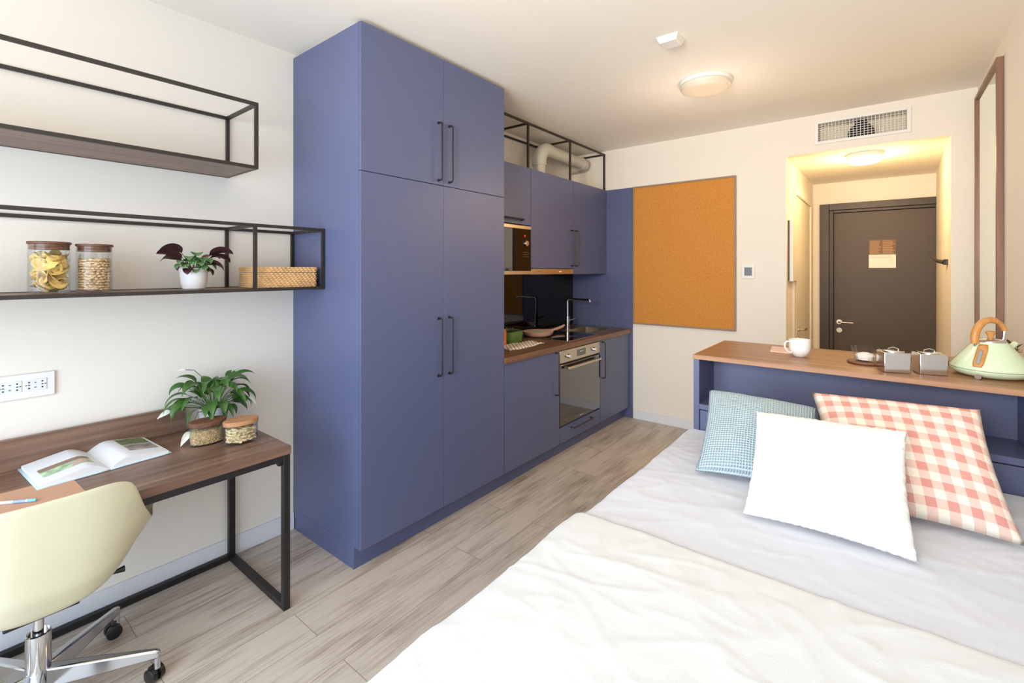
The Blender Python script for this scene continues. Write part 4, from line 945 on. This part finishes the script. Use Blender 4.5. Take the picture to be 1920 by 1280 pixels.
obj('handle', MB().tube([q+dv*.046+Vector((0, 0, .076)), q+dv*.066+Vector((0, 0, .079)), q+dv*.078+Vector((0, 0, .068)), q+dv*.079+Vector((0, 0, .05)), q+dv*.066+Vector((0, 0, .028)), q+dv*.044+Vector((0, 0, .02))], .0042, 10), M['white'], mg)
c = (2.625, 2.83, BZ)
o = obj('wooden_coaster', MB().lathe(c, [(0, 0), (.066, 0), (.072, .005), (.072, .010), (.068, .012), (0, .011)], 40), M['lidwood']); tag(o, 'round dark wooden coaster under the ribbed glass bowl', 'coaster')
w = MB(); n = 56; prf = [(0, .0), (.036, .0), (.040, .004), (.047, .03), (.055, .066), (.0535, .066), (.045, .03), (.036, .007), (0, .005)]
vs = []; fs = []
for r_, z in prf:
    for k in range(n):
        a = 2*PI*k/n; rr_ = r_*(1+(.035*math.cos(a*14) if z > .003 else 0)); vs.append(Vector((c[0]+rr_*math.cos(a), c[1]+rr_*math.sin(a), c[2]+.0125+z)))
for i in range(len(prf)-1):
    for k in range(n): fs.append((i*n+k, i*n+(k+1) % n, (i+1)*n+(k+1) % n, (i+1)*n+k))
w.add(vs, fs); o = obj('glass_bowl', w, M['glass']); tag(o, 'small ribbed glass bowl of sugar on the wooden coaster', 'bowl')
o = obj('sugar', MB().lathe((c[0], c[1], c[2]+.0185), [(0, 0), (.034, .0005), (.041, .02), (.035, .026), (.015, .034), (0, .035)], 32), M['sugar']); tag(o, 'white sugar filling the ribbed glass bowl', 'sugar', kind='stuff')
def tin(cx, cy, rot, label, s_=.048, h=.088):
    e = empty('metal_tin', (cx, cy, BZ), label, 'tin', 'square metal tins on the headboard counter')
    cr, sr = math.cos(rot), math.sin(rot)
    def T(x, y, z): return Vector((cx+x*cr-y*sr, cy+x*sr+y*cr, BZ+z))
    w = MB(); 
    def rbox(hs, z0, z1):
        w.add([T(-hs, -hs, z0), T(hs, -hs, z0), T(hs, hs, z0), T(-hs, hs, z0), T(-hs, -hs, z1), T(hs, -hs, z1), T(hs, hs, z1), T(-hs, hs, z1)], [(0, 3, 2, 1), (4, 5, 6, 7), (0, 1, 5, 4), (1, 2, 6, 5), (2, 3, 7, 6), (3, 0, 4, 7)])
    rbox(s_, 0, h); obj('body', w, M['chrome'], e, .004, seg=3)
    w = MB(); w.lathe((cx, cy, BZ+h), [(s_*.82, 0), (s_*.82, .004), (s_*.7, .0055), (0, .005)], 32); ld = obj('lid', w, M['chrome'], e)
    p0, p1 = T(-.018, 0, h+.004), T(.018, 0, h+.004); up = Vector((0, 0, .012))
    obj('lid_loop', MB().tube([p0, p0+up*.7, T(0, 0, h+.004)+up*1.2, p1+up*.7, p1], .0022, 8), M['chrome'], ld)
tin(2.728, 2.69, .30, 'polished square metal tin, nearer the ribbed glass bowl')
tin(2.851, 2.735, .26, 'polished square metal tin, nearer the green kettle')
# wooden board and plant behind the kettle
o = bx('serving_board', 2.80, 3.08, 3.03, 3.18, BZ+.012, BZ+.022, M['bar'], None, .002); tag(o, 'thin wooden board on feet lying behind the tins and kettle', 'board')
w = MB()
for x in (2.83, 3.03): w.box(x, x+.02, 3.05, 3.16, BZ, BZ+.012)
obj('feet', w, M['bronze'], o)
pp = empty('small_potted_plant', (3.135, 2.98, BZ), 'small dark-leaved potted plant half hidden behind the kettle', 'plant')
obj('pot', MB().lathe((3.135, 2.99, BZ), [(0, 0), (.03, 0), (.038, .07), (.035, .07), (.03, .06), (0, .06)], 28), M['white'], pp)
wl, wst = MB(), MB(); rg = random.Random(4)
for i in range(16):
    az = i*.82; az2 = az
    leaf(wl, (3.135, 2.99, BZ+.06), az2, rg.uniform(.9, 1.4), rg.uniform(.035, .05), .010, .9, stemL=rg.uniform(.015, .06), ws=wst, shape='lance')
for v in wl.v+wst.v: v.x = min(v.x, XR-.035+.0*v.z)
obj('leaves', wl, M['darkleaf'], pp, subd=1); obj('stems', wst, M['stem'], pp)
# kettle
kx, ky = 3.052, 2.83
kt = empty('kettle', (kx, ky, BZ), 'pale green pyramid kettle with a curved wooden handle', 'kettle')
obj('base', MB().lathe((kx, ky, BZ), [(0, 0), (.085, 0), (.112, .008), (.128, .022), (.1305, .030), (.1295, .032), (.126, .032), (0, .032)], 56), M['mint'], kt)
obj('body', MB().lathe((kx, ky, BZ), [(0, .033), (.1275, .033), (.1305, .036), (.128, .044), (.10, .082), (.072, .120), (.056, .140), (.052, .145), (0, .145)], 56), M['mint'], kt)
ld = obj('lid', MB().lathe((kx, ky, BZ+.145), [(.050, 0), (.050, .004), (.044, .009), (.015, .015), (0, .016)], 40), M['chrome'], kt)
obj('knob', MB().lathe((kx, ky, BZ+.160), [(.008, 0), (.009, .006), (.016, .022), (.0165, .027), (.012, .030), (0, .031)], 24), M['handlewood'], ld)
# handle in the plane facing along the view's right (spout behind)
hd_ = Vector((.80, .60, 0)); c = Vector((kx, ky, BZ))
def hp(a, r=.068, zc_=.165, zs=1.0): return c+hd_*(r*math.cos(a))+Vector((0, 0, zc_+r*math.sin(a)*zs))
pts = [hp(PI*1.08-PI*.93*k/14, .066, .158, 1.2) for k in range(15)]
obj('handle', MB().tube(pts, [.014]+[.0145]*6+[.013]*4+[.010]*4, 14), M['handlewood'], kt)
obj('handle_rod', MB().tube([pts[-1]+Vector((0, 0, .008)), pts[-1], pts[-1]-hd_*.004-Vector((0, 0, .035)), c+hd_*.045+Vector((0, 0, .140))], .006, 10), M['chrome'], kt)
obj('handle_rod', MB().tube([pts[0]+Vector((0, 0, .008)), pts[0]-Vector((0, 0, .012)), c-hd_*.052+Vector((0, 0, .138))], .006, 10), M['chrome'], kt)
# gauge strip on the sloping face towards the camera's left
ga = math.atan2(-.97, -.45)
def slope(zz, a, off=.003):
    pr_ = [(.036, .1305), (.044, .128), (.082, .10), (.120, .072), (.140, .056)]
    for i in range(4):
        if zz <= pr_[i+1][0]: t_ = (zz-pr_[i][0])/(pr_[i+1][0]-pr_[i][0]); r_ = pr_[i][1]*(1-t_)+pr_[i+1][1]*t_; break
    else: r_ = .056
    return r_+off
def strip(z0, z1, hw, off, nm, m, par):
    w = MB()
    def f(u_, v_):
        zz = z0+(z1-z0)*u_; r_ = slope(zz, ga, off); s_ = (v_*2-1)*hw*(1-.25*abs(2*u_-1)**6)
        return c+Vector((math.cos(ga)*r_-math.sin(ga)*s_, math.sin(ga)*r_+math.cos(ga)*s_, zz))
    w.grid(f, 12, 4); w.uv = {}; return obj(nm, w, m, par, solid=.005)
g1 = strip(.050, .136, .017, .0055, 'gauge_panel', M['handlewood'], kt)
strip(.062, .115, .006, .0098, 'gauge_window', mat('gauge_glass', (150, 158, 156), .15), g1)
ka = math.atan2(-.93, -.37); q = c+Vector((math.cos(ka)*.118, math.sin(ka)*.118, .012))
dd = Vector((math.cos(ka), math.sin(ka), 0)); obj('switch', MB().tube([q, q+dd*.014, q+dd*.028], [.007, .007, .011], 12), M['chrome'], kt)
sa = math.atan2(.6, .8)
q = c+hd_*.075+Vector((0, 0, .112)); obj('spout', MB().tube([q-hd_*.01, q+hd_*.02+Vector((0, 0, .018)), q+hd_*.03+Vector((0, 0, .028))], [.016, .011, .009], 14), M['mint'], kt)
